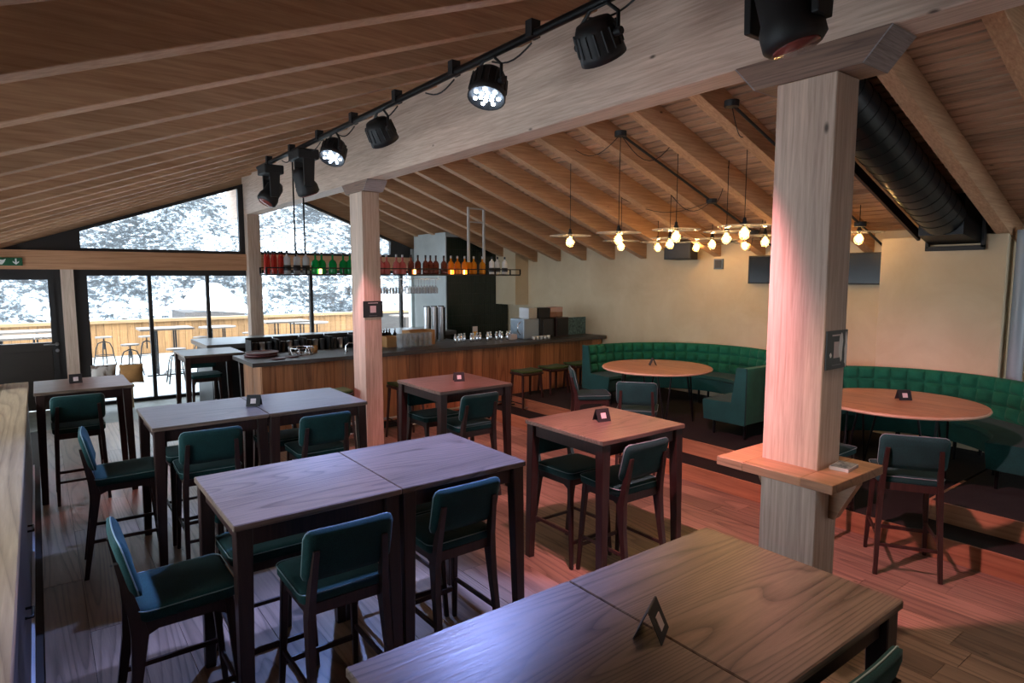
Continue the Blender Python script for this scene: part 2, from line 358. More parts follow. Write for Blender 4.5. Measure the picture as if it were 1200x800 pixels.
# left and rear walls (beside and behind the viewer), windows added for fill light
wl = empty('wall_left', (0, 0, 0), 0, 'pale left side wall with a window band added for fill light', 'wall', kind='structure')
MB().box(-1.6, -1.5, -2.7, 13.3, 0, 1.15).build('sill_wall', M['plaster_w'], wl); MB().box(-1.6, -1.5, -2.7, 13.3, 2.25, 2.75).build('head_wall', M['plaster_w'], wl)
for y0, y1 in ((-2.7, 2.4), (5.6, 6.0), (9.2, 9.6), (12.7, 13.3)): MB().box(-1.6, -1.5, y0, y1, 1.15, 2.25).build('pier', M['plaster_w'], wl)
for y0, y1 in ((2.4, 5.6), (6.0, 9.2), (9.6, 12.7)): MB().box(-1.56, -1.55, y0, y1, 1.15, 2.25).build('pane', M['glass'], wl)  # unseen window band, added so daylight fills the beam and post sides
wk = empty('wall_rear', (0, 0, 0), 0, 'timber clad rear gable wall with one window added for fill light', 'wall', kind='structure')
MB().box(-1.6, 8.8, -2.8, -2.7, 0, 0.95).build('sill_wall', M['post'], wk); MB().prism([(-1.6, 2.45), (8.8, 2.45), (8.8, 2.9), (3.46, 4.9), (-1.6, 2.9)], 'y', -2.8, -2.7).build('gable', M['post'], wk)
for x0, x1 in ((-1.6, 6.9), (8.3, 8.8)): MB().box(x0, x1, -2.8, -2.7, 0.95, 2.45).build('pier', M['post'], wk)
MB().box(6.9, 8.3, -2.76, -2.75, 0.95, 2.45).build('pane', M['glass'], wk)  # unseen window, added to brighten faces turned toward the viewer

# window wall at Y = 13.15 .. 13.3
WY = 13.2
tr = MB().box(-1.5, 3.36, WY-0.14, WY+0.06, 2.385, 2.70).build('trim_1', wood('spruce_transom', lin(158, 112, 80), lin(200, 152, 116), 'x', 0.6, 10, 0.35, 2.6, 0.05)); tag(tr, 'spruce transom beam over the terrace door', 'beam', kind='structure')
tr2 = MB().box(3.60, 6.97, WY-0.14, WY+0.06, 2.40, 2.70).build('trim_2', wood('spruce_transom_b', lin(168, 126, 92), lin(208, 164, 128), 'x', 0.6, 10, 0.35, 2.6, 0.05)); tag(tr2, 'spruce transom beam behind the bottle shelf', 'beam', kind='structure')
tp = MB().box(0.35, 0.53, WY-0.14, WY+0.06, 0, 2.385).build('trim_3', M['post']); tag(tp, 'square spruce post between the door and the glazing', 'post', kind='structure')
def window(name, label, frame, panes, mull=()):
    e = empty(name, (0, 0, 0), 0, label, 'window', kind='structure')
    for b in frame: MB().box(*b).build('window_frame', M['darkframe'], e)
    for b in mull: MB().box(*b).build('mullion', M['darkframe'], e)
    for b in panes: MB().box(*b).build('pane', M['glass'], e)
    return e
F0, F1 = WY-0.08, WY+0.02
window('window_1', 'floor to ceiling sliding glazing beside the terrace door', [(0.53, 0.72, F0, F1, 0, 2.385), (0.72, 3.34, F0, F1, 2.28, 2.385), (0.72, 3.34, F0, F1, 0, 0.06)],
       [(0.72, 1.63, WY-0.03, WY-0.022, 0.06, 2.28), (1.69, 2.60, WY-0.03, WY-0.022, 0.06, 2.28), (2.66, 3.34, WY-0.03, WY-0.022, 0.06, 2.28)], [(1.63, 1.69, F0, F1, 0.06, 2.28), (2.60, 2.66, F0, F1, 0.06, 2.28)])
window('window_2', 'floor to ceiling glazing behind the bar', [(3.58, 6.97, F0, F1, 2.33, 2.40), (3.58, 6.97, F0, F1, 0, 0.06)],
       [(3.60, 4.60, WY-0.03, WY-0.022, 0.06, 2.33), (4.66, 6.70, WY-0.03, WY-0.022, 0.06, 2.33)], [(4.60, 4.66, F0, F1, 0.06, 2.33), (6.70, 6.76, F0, F1, 0.06, 2.33)])
# gable glazing follows the roof slope
def gable(name, label, poly_out, poly_in, dark=None):
    e = empty(name, (0, 0, 0), 0, label, 'window', kind='structure'); n = len(poly_out)
    for i in range(n):
        j = (i+1) % n; MB().prism([poly_out[i], poly_out[j], poly_in[j], poly_in[i]], 'y', F0, F1).build('window_frame', M['darkframe'], e)
    MB().prism(poly_in, 'y', WY-0.03, WY-0.022).build('pane', M['glass'], e)
    if dark: MB().prism(dark, 'y', F0, F1).build('dark_panel', M['darkframe'], e)
zg = lambda X: 2.86+0.358*X
gable('window_3', 'sloping gable window above the terrace door', [(0.58, 2.70), (3.34, 2.70), (3.34, zg(3.34)), (0.58, zg(0.58))], [(0.66, 2.755), (3.24, 2.755), (3.24, zg(3.24)-0.06), (0.66, zg(0.66)-0.06)], [(-0.5, 2.70), (0.58, 2.70), (0.58, zg(0.58)), (-0.5, zg(-0.5))])
MB().prism([(-0.6, zg(-0.6)), (3.34, zg(3.34)), (3.34, zl(3.34)+0.3), (-0.6, zl(-0.6)+0.3)], 'y', WY-0.02, WY+0.08).build('gable_closing_board', M['rafter'], cl)
zg2 = lambda X: 3.78-0.362*(X-4.62)
gable('window_4', 'sloping gable window behind the bottle shelf', [(3.58, 2.70), (6.55, 2.70), (6.55, zg2(6.55)), (3.58, zg2(3.58))], [(3.62, 2.755), (6.47, 2.755), (6.47, zg2(6.47)-0.06), (3.62, zg2(3.62)-0.06)], [(6.55, 2.70), (7.4, 2.70), (7.4, zg2(7.4)), (6.55, zg2(6.55))])
MB().prism([(3.58, zg2(3.58)), (8.6, zg2(8.6)), (8.6, zr(8.6)+0.3), (3.58, zr(3.58)+0.3)], 'y', WY-0.02, WY+0.08).build('gable_closing_board', M['rafter'], cr)
tag(MB().box(6.97, 8.7, WY-0.1, WY+0.06, 0, 2.9).build('wall_window_end', M['plaster_w']), 'short plain wall closing the window wall behind the bar', 'wall', kind='structure')
tag(MB().box(-1.6, -0.92, WY-0.1, WY+0.06, 0, 2.385).build('wall_door_side', M['plaster_w']), 'short plain wall beside the terrace door', 'wall', kind='structure')
# terrace door
d = empty('door_1', (0, 0, 0), 0, 'dark terrace door with upper glass panel and lever handle', 'door', kind='structure')
for b in ((-0.92, -0.82, F0, F1, 0, 2.385), (0.25, 0.35, F0, F1, 0, 2.385), (-0.82, 0.25, F0, F1, 2.30, 2.385)): MB().box(*b).build('door_frame', M['darkframe'], d)
MB().box(-0.82, -0.70, F0-0.02, F1, 0.02, 2.30).build('stile', M['darkframe'], d); MB().box(0.17, 0.25, F0-0.02, F1, 0.02, 2.30).build('stile', M['darkframe'], d)
MB().box(-0.70, 0.17, F0-0.02, F1, 2.21, 2.30).build('rail', M['darkframe'], d); MB().box(-0.70, 0.17, F0-0.02, F1, 1.02, 1.16).build('rail', M['doorp'], d)
MB().box(-0.70, 0.17, F0+0.01, F1-0.02, 0.02, 1.02).build('lower_panel', M['doorp'], d, bevel=0.004, seg=1)
MB().box(-0.70, 0.17, WY-0.03, WY-0.022, 1.16, 2.21).build('pane', M['glass'], d)
hd = MB().cyl((0.235, F0-0.02, 1.13), (0.235, F0-0.07, 1.13), 0.018, 12).tube([(0.235, F0-0.07, 1.13), (0.05, F0-0.07, 1.125)], 0.012, 10).build('handle', M['steel'], d)
MB().cyl((0.235, F0-0.015, 1.13), (0.235, F0-0.03, 1.13), 0.03, 16).cyl((0.235, F0-0.015, 1.02), (0.235, F0-0.035, 1.02), 0.028, 16).build('lock_rosette', M['steel'], d)
# exit sign on the transom
ex = empty('exit_sign', (-0.32, WY-0.15, 2.44), 0, 'green exit sign with white downward arrow on the transom beam', 'sign')
MB().box(-0.18, 0.18, -0.012, 0, 0, 0.13).build('plate', M['signgreen'], ex)
MB().prism([(0.085, 0.115), (0.105, 0.115), (0.105, 0.05), (0.135, 0.078), (0.135, 0.055), (0.095, 0.018), (0.055, 0.055), (0.055, 0.078), (0.085, 0.05)], 'y', -0.0135, -0.012).build('arrow', M['white'], ex)
MB().prism([(-0.14, 0.02), (-0.08, 0.02), (-0.05, 0.06), (-0.03, 0.11), (-0.07, 0.09), (-0.12, 0.1), (-0.1, 0.06)], 'y', -0.0135, -0.012).build('running_figure', M['white'], ex)

# ------------------------------------------------------------------ bar core: plaster pier and dark tiled wall
core = MB().box(6.97, 8.6, 11.56, 12.95, 0, 3.2).build('wall_core', M['plaster_w']); tag(core, 'pale plastered pier behind the bar', 'wall', kind='structure')
tw = MB().box(6.99, 8.59, 11.535, 11.56, 0.0, 3.1).build('wall_tiled', M['tilegap']); tag(tw, 'dark glazed tile wall behind the bar', 'wall', kind='structure')
tm = MB()
for r in range(13):
    for k in range(29):
        xx = 6.995+k*0.055; z0 = 0.02+r*0.235
        y = 11.525+random.uniform(-0.003, 0.002); tm.box(xx+0.003, xx+0.052, y, 11.536, z0+0.004, z0+0.231)
t_ = tm.build('tile', M['tile'], tw); tag(t_, kind='stuff')
bh = MB().prism([(8.25, 10.80), (8.6, 10.80), (8.6, 11.52), (8.25, 11.52)], 'z', 1.66, 2.95).build('wall_bulkhead', M['plaster']); tag(bh, 'boxed plaster bulkhead over the end of the bar', 'wall', kind='structure')

# ------------------------------------------------------------------ outside: terrace, parapet, snowy hillside
te = MB().box(-6, 14, 13.3, 21.4, -0.2, -0.03).build('floor_terrace', M['conc']); tag(te, 'pale concrete terrace slab outside the windows', 'terrace', kind='structure')
pa = empty('wall_parapet', (0, 0, 0), 0, 'terrace parapet of upright wooden boards with a flat rail', 'parapet', kind='structure')
MB().box(-6, 14, 21.12, 21.2, 0, 0.95).build('parapet_core', M['doorp'], pa)
me = MB().box(-0.09, 0.09, 0, 0.025, 0, 0.94).mesh('board', M['terr'])
for k in range(62): link('board', me, pa, (-2.0+k*0.188, 21.09+random.uniform(-0.004, 0.004), 0))
MB().box(-6, 14, 20.98, 21.35, 0.95, 1.03).build('parapet_rail', M['rail'], pa)
def hill():
    from mathutils import noise as nz
    V = []; F = []; nx, ny = 150, 150
    for j in range(ny+1):
        t = j/ny; Y = 55+ (t**1.2)*230
        for i in range(nx+1):
            X = -120+ i*(460/nx)*(0.5+0.5*t) + 60*(1-t)
            z = -7 + (Y-55)*0.62 + 4.0*nz.noise((X*0.025, Y*0.025, 1.3))*(1+t*2) + 0.9*nz.noise((X*0.12, Y*0.12, 4.1)) + 0.10*max(0, X-40)*t
            V.append((X, Y, z))
    for j in range(ny):
        for i in range(nx): a = j*(nx+1)+i; F.append((a, a+1, a+nx+2, a+nx+1))
    m = base('snow_and_scrub', (0.9, 0.92, 0.95, 1), 0.9, 0, 0.2); g = N(m); v = g.coords((1, 1, 1), rnd=False)
    a = g.noise(v, 1.9, 8, 0.85, 0.2); b = g.noise(v, 0.06, 4, 0.65, 0.8)
    ad = g.n('ShaderNodeMath', operation='MULTIPLY_ADD'); ad.inputs[1].default_value = 0.55; g.l(b, ad.inputs[0]); g.l(a, ad.inputs[2])
    c = g.ramp(ad.outputs[0], [(0.685, lin(228, 234, 242)), (0.735, lin(80, 86, 90)), (0.83, lin(24, 27, 29))])
    g.l(c, g.b.inputs['Base Color'])
    mb = MB(); mb.add(V, F, True); me = mb.mesh('snowy_hillside', m, fix=False)
    o = link('snowy_hillside', me); tag(o, 'steep snow covered mountainside with dark scrub beyond the terrace', 'mountain', kind='structure')
hill()
ch = empty('chalet', (10.7, 52, -4), 0, 'neighbouring chalet gable with thick snow on its roof beyond the parapet', 'building')
MB().box(-1.9, 2.3, 0, 6, 0, 3.6).build('wall', M['doorp'], ch)
MB().hexa([(-2.4, -0.8, 3.95), (2.7, -0.8, 3.45), (1.2, 3, 5.4), (-0.4, 3, 5.6), (-2.4, -0.8, 4.2), (2.7, -0.8, 3.7), (1.2, 3, 5.7), (-0.4, 3, 5.9)]).build('snow_roof', base('roof_snow', lin(236, 240, 246), 0.9), ch)

# ------------------------------------------------------------------ furniture
def high_table(x0, x1, y0, y1, z, label, group='dark framed high tables', name='high_table', topmat='top'):
    cx, cy = (x0+x1)/2, (y0+y1)/2; w, dp = (x1-x0)/2-0.002, (y1-y0)/2
    t = empty(name, (cx, cy, 0), 0, label, 'table', group)
    MB().box(-w, w, -dp, dp, z-0.032, z).build('tabletop', M[topmat], t, bevel=0.004, seg=1)
    lw = 0.078
    for sx in (-1, 1):
        for sy in (-1, 1):
            X, Y = sx*(w-0.05), sy*(dp-0.05); X2, Y2 = sx*(w-0.03), sy*(dp-0.03)
            MB().bar((X, Y, z-0.032), (X2, Y2, 0), lw, lw, 0.055, 0.055, up=(0, 1, 0)).build('leg', M['leg'], t, bevel=0.004, seg=1)
    for s in (-1, 1):
        MB().box(-w+0.09, w-0.09, s*(dp-0.05)-0.012, s*(dp-0.05)+0.012, z-0.125, z-0.033).build('apron', M['dark'], t)
        MB().box(s*(w-0.05)-0.012, s*(w-0.05)+0.012, -dp+0.09, dp-0.09, z-0.125, z-0.033).build('apron', M['dark'], t)
    return t
TZ = 1.13
high_table(0.65, 1.505, 2.97, 3.86, TZ, 'bluish oak high table with a single chair drawn up at its free end')
high_table(1.505, 2.355, 2.97, 3.86, TZ, 'oak high table, half of the bare pair next to the square high table')
high_table(0.63, 1.485, 5.31, 6.23, TZ, 'oak high table, window-side half of the pair before the bar end')
high_table(1.485, 2.36, 5.31, 6.23, TZ, 'oak high table beside the spruce post, half of the pair before the bar')
high_table(-0.08, 0.755, 7.63, 8.52, TZ, 'single oak high table at the end of the rustic counter by the door')
high_table(3.05, 3.945, 3.0, 3.87, TZ, 'square oak high table facing the carpeted step')
high_table(3.115, 4.01, 5.30, 6.23, TZ, 'square high table with pink lit top in front of the bar')
high_table(0.65, 1.525, 0.85, 1.67, TZ, 'high table half with violet tinted top, next to the long grained half')
high_table(1.525, 2.37, 0.85, 1.67, TZ, 'large grained oak high table half beside the shelf post')
high_table(1.64, 2.47, 9.96, 10.86, TZ, 'small high table standing at the glazing beside the bar end', topmat='top')

def rounded_slab(w, dp, th, r, seg=5, dip=0.0, crown=0.0):
    """upholstered slab: rounded outline in xy, soft top edge"""
    def ring(inset, z):
        P = []
        for cx, cy, a0 in ((w/2-r, dp/2-r, 0), (-w/2+r, dp/2-r, PI/2), (-w/2+r, -dp/2+r, PI), (w/2-r, -dp/2+r, 1.5*PI)):
            for k in range(seg+1):
                a = a0+PI/2*k/seg; P.append((cx+(r-inset)*math.cos(a), cy+(r-inset)*math.sin(a), z))
        return P
    rings = [ring(0.012, 0), ring(0, 0.012), ring(0, th-0.018), ring(0.006, th-0.007), ring(0.02, th)]+[[(px_*q, py_*q, th+crown*(1-q*q)) for px_, py_, pz_ in ring(0.02, th)] for q in (0.85, 0.6, 0.3, 0.05)]
    n = len(rings[0]); V = [p for rg in rings for p in rg]; F = []
    for i in range(len(rings)-1):
        for k in range(n): F.append((i*n+k, i*n+(k+1) % n, (i+1)*n+(k+1) % n, (i+1)*n+k))
    F.append(tuple(range(n))[::-1]); F.append(tuple(range((len(rings)-1)*n, len(rings)*n)))
    return V, F, ring

def make_chair():
    t = empty('bar_chair', (0, 0, 0), 0, 'chair', 'chair')
    V, F, ring = rounded_slab(0.45, 0.43, 0.062, 0.05, crown=0.006)
    mb = MB(); mb.add([(x, y+0.015, z+0.683+0.02*y) for x, y, z in V], F, True); st = mb.build('seat', M['fabric'], t)
    MB().tube([(x, y+0.015, z+0.02*y) for x, y, z in ring(-0.003, 0.738)], 0.003, 5, True).build('piping', M['piping'], st)
    # backrest: curved padded panel, tilted back
    Vb = []; Fb = []; nu, nv = 14, 7; HB = 0.26; WB = 0.45; T = 0.042
    def bp(u, v, s):
        xx = (u-0.5)*WB; zz = v*HB
        e = min(1, min(u, 1-u)/0.10); e2 = min(1, min(v, 1-v)/0.14); k = math.sqrt(max(0, 1-(1-e)**2))*math.sqrt(max(0, 1-(1-e2)**2))
        cr = 0.038  # rounded corners
        ax = abs(xx); dx = ax-(WB/2-cr); dz = abs(zz-HB/2)-(HB/2-cr)
        if dx > 0 and dz > 0:
            q = math.hypot(dx, dz)
            if q > cr: ax = WB/2-cr+dx*cr/q; zz = HB/2+math.copysign(HB/2-cr+dz*cr/q, zz-HB/2); xx = math.copysign(ax, xx)
        yy = -0.20-0.25*zz + 0.16*(xx*xx)*4*0.30 - 0.0
        return (xx, yy + s*(0.006+T/2*(0.35+0.65*k)), 0.80+zz)
    for s in (-1, 1):
        for j in range(nv+1):
            for i in range(nu+1): Vb.append(bp(i/nu, j/nv, s))
    st2 = (nu+1)*(nv+1)
    for j in range(nv):
        for i in range(nu):
            a = j*(nu+1)+i; q = (a, a+1, a+nu+2, a+nu+1); Fb.append(q[::-1] if False else q); Fb.append(tuple(st2+x for x in q[::-1]))
    per = [i for i in range(nu+1)]+[(nu+1)*j+nu for j in range(1, nv+1)]+[(nu+1)*nv+i for i in range(nu-1, -1, -1)]+[(nu+1)*j for j in range(nv-1, 0, -1)]
    for k in range(len(per)): a, b = per[k], per[(k+1) % len(per)]; Fb.append((a, b, st2+b, st2+a))
    mb = MB(); mb.add(Vb, Fb, True); bk = mb.build('backrest', M['fabric'], t)
    MB().tube([Vector(Vb[st2+i])*0.55+Vector(Vb[i])*0.45+Vector((0, 0, 0.0015)) for i in per], 0.0035, 5, True).build('piping', M['piping'], bk)
    for s in (-1, 1):
        MB().bar((s*0.185, 0.185, 0.685), (s*0.212, 0.235, 0), 0.042, 0.042, 0.028, 0.028, up=(0, 1, 0)).build('leg', M['leg'], t, bevel=0.005, seg=1)
        MB().add([(s*0.19+a, b, c) for a, b, c in ()], []) if False else None
        lg = MB()
        prof = [(s*0.212, -0.285, 0, 0.028, 0.03), (s*0.198, -0.215, 0.45, 0.036, 0.048), (s*0.192, -0.197, 0.62, 0.038, 0.07), (s*0.186, -0.212, 0.72, 0.034, 0.054), (s*0.172, -0.266, 0.965, 0.028, 0.026)]
        for (xa, ya, za, wa, da), (xb, yb, zb, wb_, db) in zip(prof, prof[1:]):
            lg.hexa([(xa-wa/2, ya-da/2, za), (xa+wa/2, ya-da/2, za), (xa+wa/2, ya+da/2, za), (xa-wa/2, ya+da/2, za), (xb-wb_/2, yb-db/2, zb), (xb+wb_/2, yb-db/2, zb), (xb+wb_/2, yb+db/2, zb), (xb-wb_/2, yb+db/2, zb)])
        lg.build('leg', M['leg'], t)
        # side rail with rounded haunches
        MB().prism([(-0.20, 0.56), (-0.17, 0.61), (-0.12, 0.632), (0.12, 0.632), (0.165, 0.61), (0.19, 0.575), (0.205, 0.685), (-0.205, 0.685)], 'x', s*0.188-0.011, s*0.188+0.011).build('seat_rail', M['dark'], t)
        MB().bar((s*0.2005, -0.242, 0.27), (s*0.2015, 0.216, 0.27), 0.016, 0.024).build('stretcher', M['dark'], t)
    MB().box(-0.18, 0.18, 0.17, 0.192, 0.63, 0.685).build('seat_rail', M['dark'], t); MB().box(-0.18, 0.18, -0.20, -0.18, 0.63, 0.685).build('seat_rail', M['dark'], t)
    MB().bar((-0.197, 0.22, 0.20), (0.197, 0.22, 0.20), 0.016, 0.028).build('stretcher', M['dark'], t)
    MB().bar((-0.2, -0.252, 0.22), (0.2, -0.252, 0.22), 0.016, 0.022).build('stretcher', M['dark'], t)
    return t
proto = make_chair(); used = [False]
def chair(x, y, deg, label, group=None):
    """deg: direction the sitter faces, measured from +X"""
    o = copy_tree(proto) if used[0] else proto; used[0] = True
    o.location = (x, y, 0); o.rotation_euler = (0, 0, math.radians(deg-90)); o.scale = (1, 1, 1.025); o['label'] = label
    if group: o['group'] = group
G = 'teal bar chairs'
chair(0.48, 3.38, 0, 'teal bar chair at the free end of the bluish table, facing along it', G)
chair(0.47, 5.72, -3, 'teal bar chair at the counter-side end of the pair before the bar', G)
chair(0.27, 7.80, 90, 'teal bar chair tucked at the single table by the terrace door', G)
chair(1.03, 5.47, 88, 'teal bar chair behind the bluish table, under the pair before the bar end', G)
chair(1.93, 5.46, 90, 'teal bar chair under the high table beside the spruce post', G)
chair(1.02, 6.03, 270, 'teal bar chair on the bar side of the pair, window-side half', G)
chair(1.80, 6.03, 270, 'teal bar chair on the bar side of the table by the spruce post', G)
chair(1.14, 3.06, 90, 'teal bar chair with pale rimmed back in front of the bluish table', G)
chair(1.90, 3.19, 91, 'teal bar chair tucked in front of the bare table half', G)
chair(0.97, 3.69, 270, 'teal bar chair with only its seat showing beneath the bluish table', G)
chair(1.85, 3.69, 270, 'teal bar chair with only its seat showing beneath the bare table half', G)
chair(3.44, 3.19, 89, 'teal bar chair with its back to the grained table, tucked under the square step-side table', G)
chair(3.40, 3.69, 270, 'teal bar chair on the far side of the square step-side table', G)
chair(3.52, 5.44, 90, 'teal bar chair tucked under the pink lit square table', G)
chair(3.46, 6.04, 270, 'teal bar chair between the pink lit table and the bar', G)
chair(5.70, 5.84, -36, 'teal bar chair seen side on between the bar stools and the round booth table', G)
chair(5.50, 4.86, 38, 'grey backed bar chair drawn up to the round table of the booth by the bar', G)
chair(5.35, 1.97, 31, 'grey backed bar chair at the round table behind the shelf post', G)
chair(5.50, 2.72, 0, 'bar chair half hidden by the shelf post at the round table', G)
chair(1.93, 1.03, 90, 'blue backed bar chair tucked at the grained table end', G)
chair(2.03, 10.72, 270, 'teal bar chair at the small high table by the glazing', G)

def make_stool():
    t = empty('bar_stool', (0, 0, 0), 0, 'stool', 'stool')
    V = []; F = []; nu, nv = 12, 8
    def sp(u, v, top):
        x = (u-0.5)*0.42; y = (v-0.5)*0.33; z = 0.752+0.10*x*x*4*0.6
        return (x, y, z+(0.022 if top else -0.012))
    for top in (0, 1):
        for j in range(nv+1):
            for i in range(nu+1): V.append(sp(i/nu, j/nv, top))
    s2 = (nu+1)*(nv+1)
    for j in range(nv):
        for i in range(nu): a = j*(nu+1)+i; q = (a, a+1, a+nu+2, a+nu+1); F.append(q[::-1]); F.append(tuple(s2+k for k in q))
    per = [i for i in range(nu+1)]+[(nu+1)*j+nu for j in range(1, nv+1)]+[(nu+1)*nv+i for i in range(nu-1, -1, -1)]+[(nu+1)*j for j in range(nv-1, 0, -1)]
    for k in range(len(per)): a, b = per[k], per[(k+1) % len(per)]; F.append((a, b, s2+b, s2+a))
    mb = MB(); mb.add([(x*0.97, y*0.94, z+0.012) for x, y, z in V], F, True); mb.build('seat_pad', M['stoolpad'], t, bevel=0)
    mb = MB(); mb.add([(x, y, z-0.028) for x, y, z in V], F, True); mb.build('seat_frame', M['dark'], t)
    for sx in (-1, 1):
        for sy in (-1, 1):
            MB().bar((sx*0.175, sy*0.125, 0.765), (sx*0.215, sy*0.185, 0), 0.036, 0.036, 0.024, 0.024, up=(0, 1, 0)).build('leg', M['leg'], t, bevel=0.004, seg=1)
    for s in (-1, 1):
        MB().cyl((-0.2, s*0.168, 0.22), (0.2, s*0.168, 0.22), 0.009, 8).build('foot_bar', M['steel'] if s < 0 else M['black'], t)
        MB().cyl((s*0.202, -0.165, 0.28), (s*0.202, 0.165, 0.28), 0.009, 8).build('stretcher', M['black'], t)
    return t
sp = make_stool(); su = [False]
for x, y, lab in ((6.17, 7.78, 'backless stool with moss green pad, first of the trio at the bar'), (6.80, 7.86, 'backless stool with moss green pad, middle of the trio at the bar'),
                  (7.42, 7.92, 'backless stool with moss green pad, last of the trio beside the green booth'), (4.06, 7.86, 'backless stool at the bar behind the pink lit table, against the spruce post'),
                  (3.02, 7.86, 'backless stool at the bar on the window side of the spruce post')):
    o = copy_tree(sp) if su[0] else sp; su[0] = True; o.location = (x, y, 0); o['label'] = lab; o['group'] = 'backless bar stools'

# ------------------------------------------------------------------ booths: curved banquettes with tufted backs, round tables
def booth(name, label, xc, yc, R, xe0, xe1, zf, cols):
    e = empty(name, (xc, yc, zf), 0, label, 'bench', 'curved green booths')
    path = []; n = 40
    def P(s):   # arc-length parametrised outer path, local coords; returns point, inward normal
        a0 = xc-xe0; a2 = xc-xe1; tot = a0+PI*R+a2; d = s*tot
        if d < a0: return Vector((-(a0-d), R)), Vector((0, -1))
        if d < a0+PI*R:
            th = PI/2-(d-a0)/R; return Vector((R*math.cos(th), R*math.sin(th))), Vector((-math.cos(th), -math.sin(th)))
        return Vector((-(d-a0-PI*R), -R)), Vector((0, 1))
    def sweep(profile, part, mat, s0=0.0, s1=1.0, m=56):
        V = []; F = []; k = len(profile)
        for i in range(m+1):
            p, nn = P(s0+(s1-s0)*i/m)
            for off, z in profile: q = p+nn*off; V.append((q.x, q.y, z))
        for i in range(m):
            for j in range(k): F.append((i*k+j, i*k+(j+1) % k, (i+1)*k+(j+1) % k, (i+1)*k+j))
        F.append(tuple(range(k))); F.append(tuple(m*k+j for j in range(k))[::-1])
        mb = MB(); mb.add(V, F, False); return mb.build(part, mat, e)
    sweep([(0.0, 0.20), (0.165, 0.20), (0.095, 0.845), (0.075, 0.86), (0.0, 0.855)], 'back_shell', M['greenfab'])
    sweep([(0.07, 0.20), (0.56, 0.20), (0.57, 0.22), (0.57, 0.37), (0.08, 0.37)], 'seat_base', M['greenseat'])
    sweep([(0.08, 0.372), (0.575, 0.372), (0.59, 0.40), (0.575, 0.435), (0.08, 0.44)], 'seat_cushion', M['greenseat'], m=60)
    a0 = xc-xe0; a2 = xc-xe1; tot = a0+PI*R+a2
    # tufted pads
    pw_ = tot/cols*(R-0.10)/R; ph = 0.138
    V = []; F = []; nn_ = 6
    for j in range(nn_+1):
        for i in range(nn_+1):
            u, v = i/nn_*2-1, j/nn_*2-1; b = (1-u**4)*(1-v**4)
            V.append((u*pw_*0.488, 0.002+0.042*b**0.6, v*ph*0.488))
    for j in range(nn_):
        for i in range(nn_): a = j*(nn_+1)+i; F.append((a, a+nn_+1, a+nn_+2, a+1))
    V += [(-pw_*0.497, 0, -ph*0.497), (pw_*0.497, 0, -ph*0.497), (pw_*0.497, 0, ph*0.497), (-pw_*0.497, 0, ph*0.497)]
    b0 = (nn_+1)**2; F.append((b0, b0+1, b0+2, b0+3))
    mb = MB(); mb.add(V, F, True); pad = mb.mesh('tufted_pad', M['greenfab'], fix=False)
    for c in range(cols):
        p, nn = P((c+0.5)/cols)
        if R*0 == 0:
            for r in range(3):
                z = 0.445+ph*(r+0.5); off = 0.165-0.07*(z-0.2)/0.645-0.003
                q = p+nn*off; ang = math.atan2(nn.y, nn.x)-PI/2
                link('tufted_pad', pad, e, (q.x, q.y, z), (0.108, 0, ang))
    # end panels and legs
    for s, sg in ((0.0, -1), (1.0, 1)):
        p, nn = P(s); inn = nn
        poly = [(0, 0.19), (0.56, 0.19), (0.585, 0.43), (0.19, 0.445), (0.13, 0.865), (0, 0.865)]
        X = p.x
        mb = MB(); mb.add([(X-0.03, p.y+inn.y*o_, z_) for o_, z_ in poly]+[(X+0.005, p.y+inn.y*o_, z_) for o_, z_ in poly], [tuple(range(6)), tuple(range(11, 5, -1))]+[(i, 6+i, 6+(i+1) % 6, (i+1) % 6) for i in range(6)])
        mb.build('end_panel', M['greenseat'], e, bevel=0.008)
    for s in (0.02, 0.2, 0.4, 0.6, 0.8, 0.98):
        p, nn = P(s)
        for off in (0.08, 0.50): q = p+nn*off; MB().cyl((q.x, q.y, 0), (q.x, q.y, 0.2), 0.018, 10).build('leg', M['black'], e)
booth('booth_banquette', 'curved green tufted banquette around the round table next to the bar', 7.06, 5.58, 1.50, 6.74, 6.48, 0.345, 30)
booth('booth_banquette', 'curved green tufted banquette under the plastered wall breast', 6.86, 2.58, 1.30, 6.62, 6.78, 0.345, 24)
def round_table(x, y, r, z, label):
    t = empty('round_table', (x, y, 0.345), 0, label, 'table', 'round booth tables'); h = z-0.345
    nb = 7; wd = 2*r/nb   # plank-built top
    for k in range(nb):
        a = -r+k*wd+0.0008; b = a+wd-0.0016; pts = []
        m = 10
        for i in range(m+1): xx = a+(b-a)*i/m; pts.append((xx, -math.sqrt(max(0, r*r-xx*xx))))
        for i in range(m, -1, -1): xx = a+(b-a)*i/m; pts.append((xx, math.sqrt(max(0, r*r-xx*xx))+1e-4))
        MB().prism([(p[0], p[1]) for p in pts], 'z', h-0.03, h).build('plank', M['round_top'], t)
    rim = MB(); rim.tube([(math.cos(2*PI*k/60)*(r+0.001), math.sin(2*PI*k/60)*(r+0.001), h-0.016) for k in range(60)], 0.0145, 6, True); rim.build('edge_band', base('pale_table_edge', lin(176, 150, 122), 0.5), t)
    for k in range(4):
        a = PI/4+k*PI/2+0.15
        c, s = math.cos(a), math.sin(a)
        for dlt in (-0.09, 0.09):
            MB().cyl((c*0.42-s*dlt, s*0.42+c*dlt, h-0.03), (c*0.50, s*0.50, 0.0), 0.011, 8).build('hairpin_leg', M['black'], t)
    return t
round_table(6.49, 5.42, 0.70, 1.085, 'round plank topped table on thin legs in the booth next to the bar')
round_table(6.43, 2.47, 0.70, 1.095, 'round plank topped table on thin legs behind the shelf post')

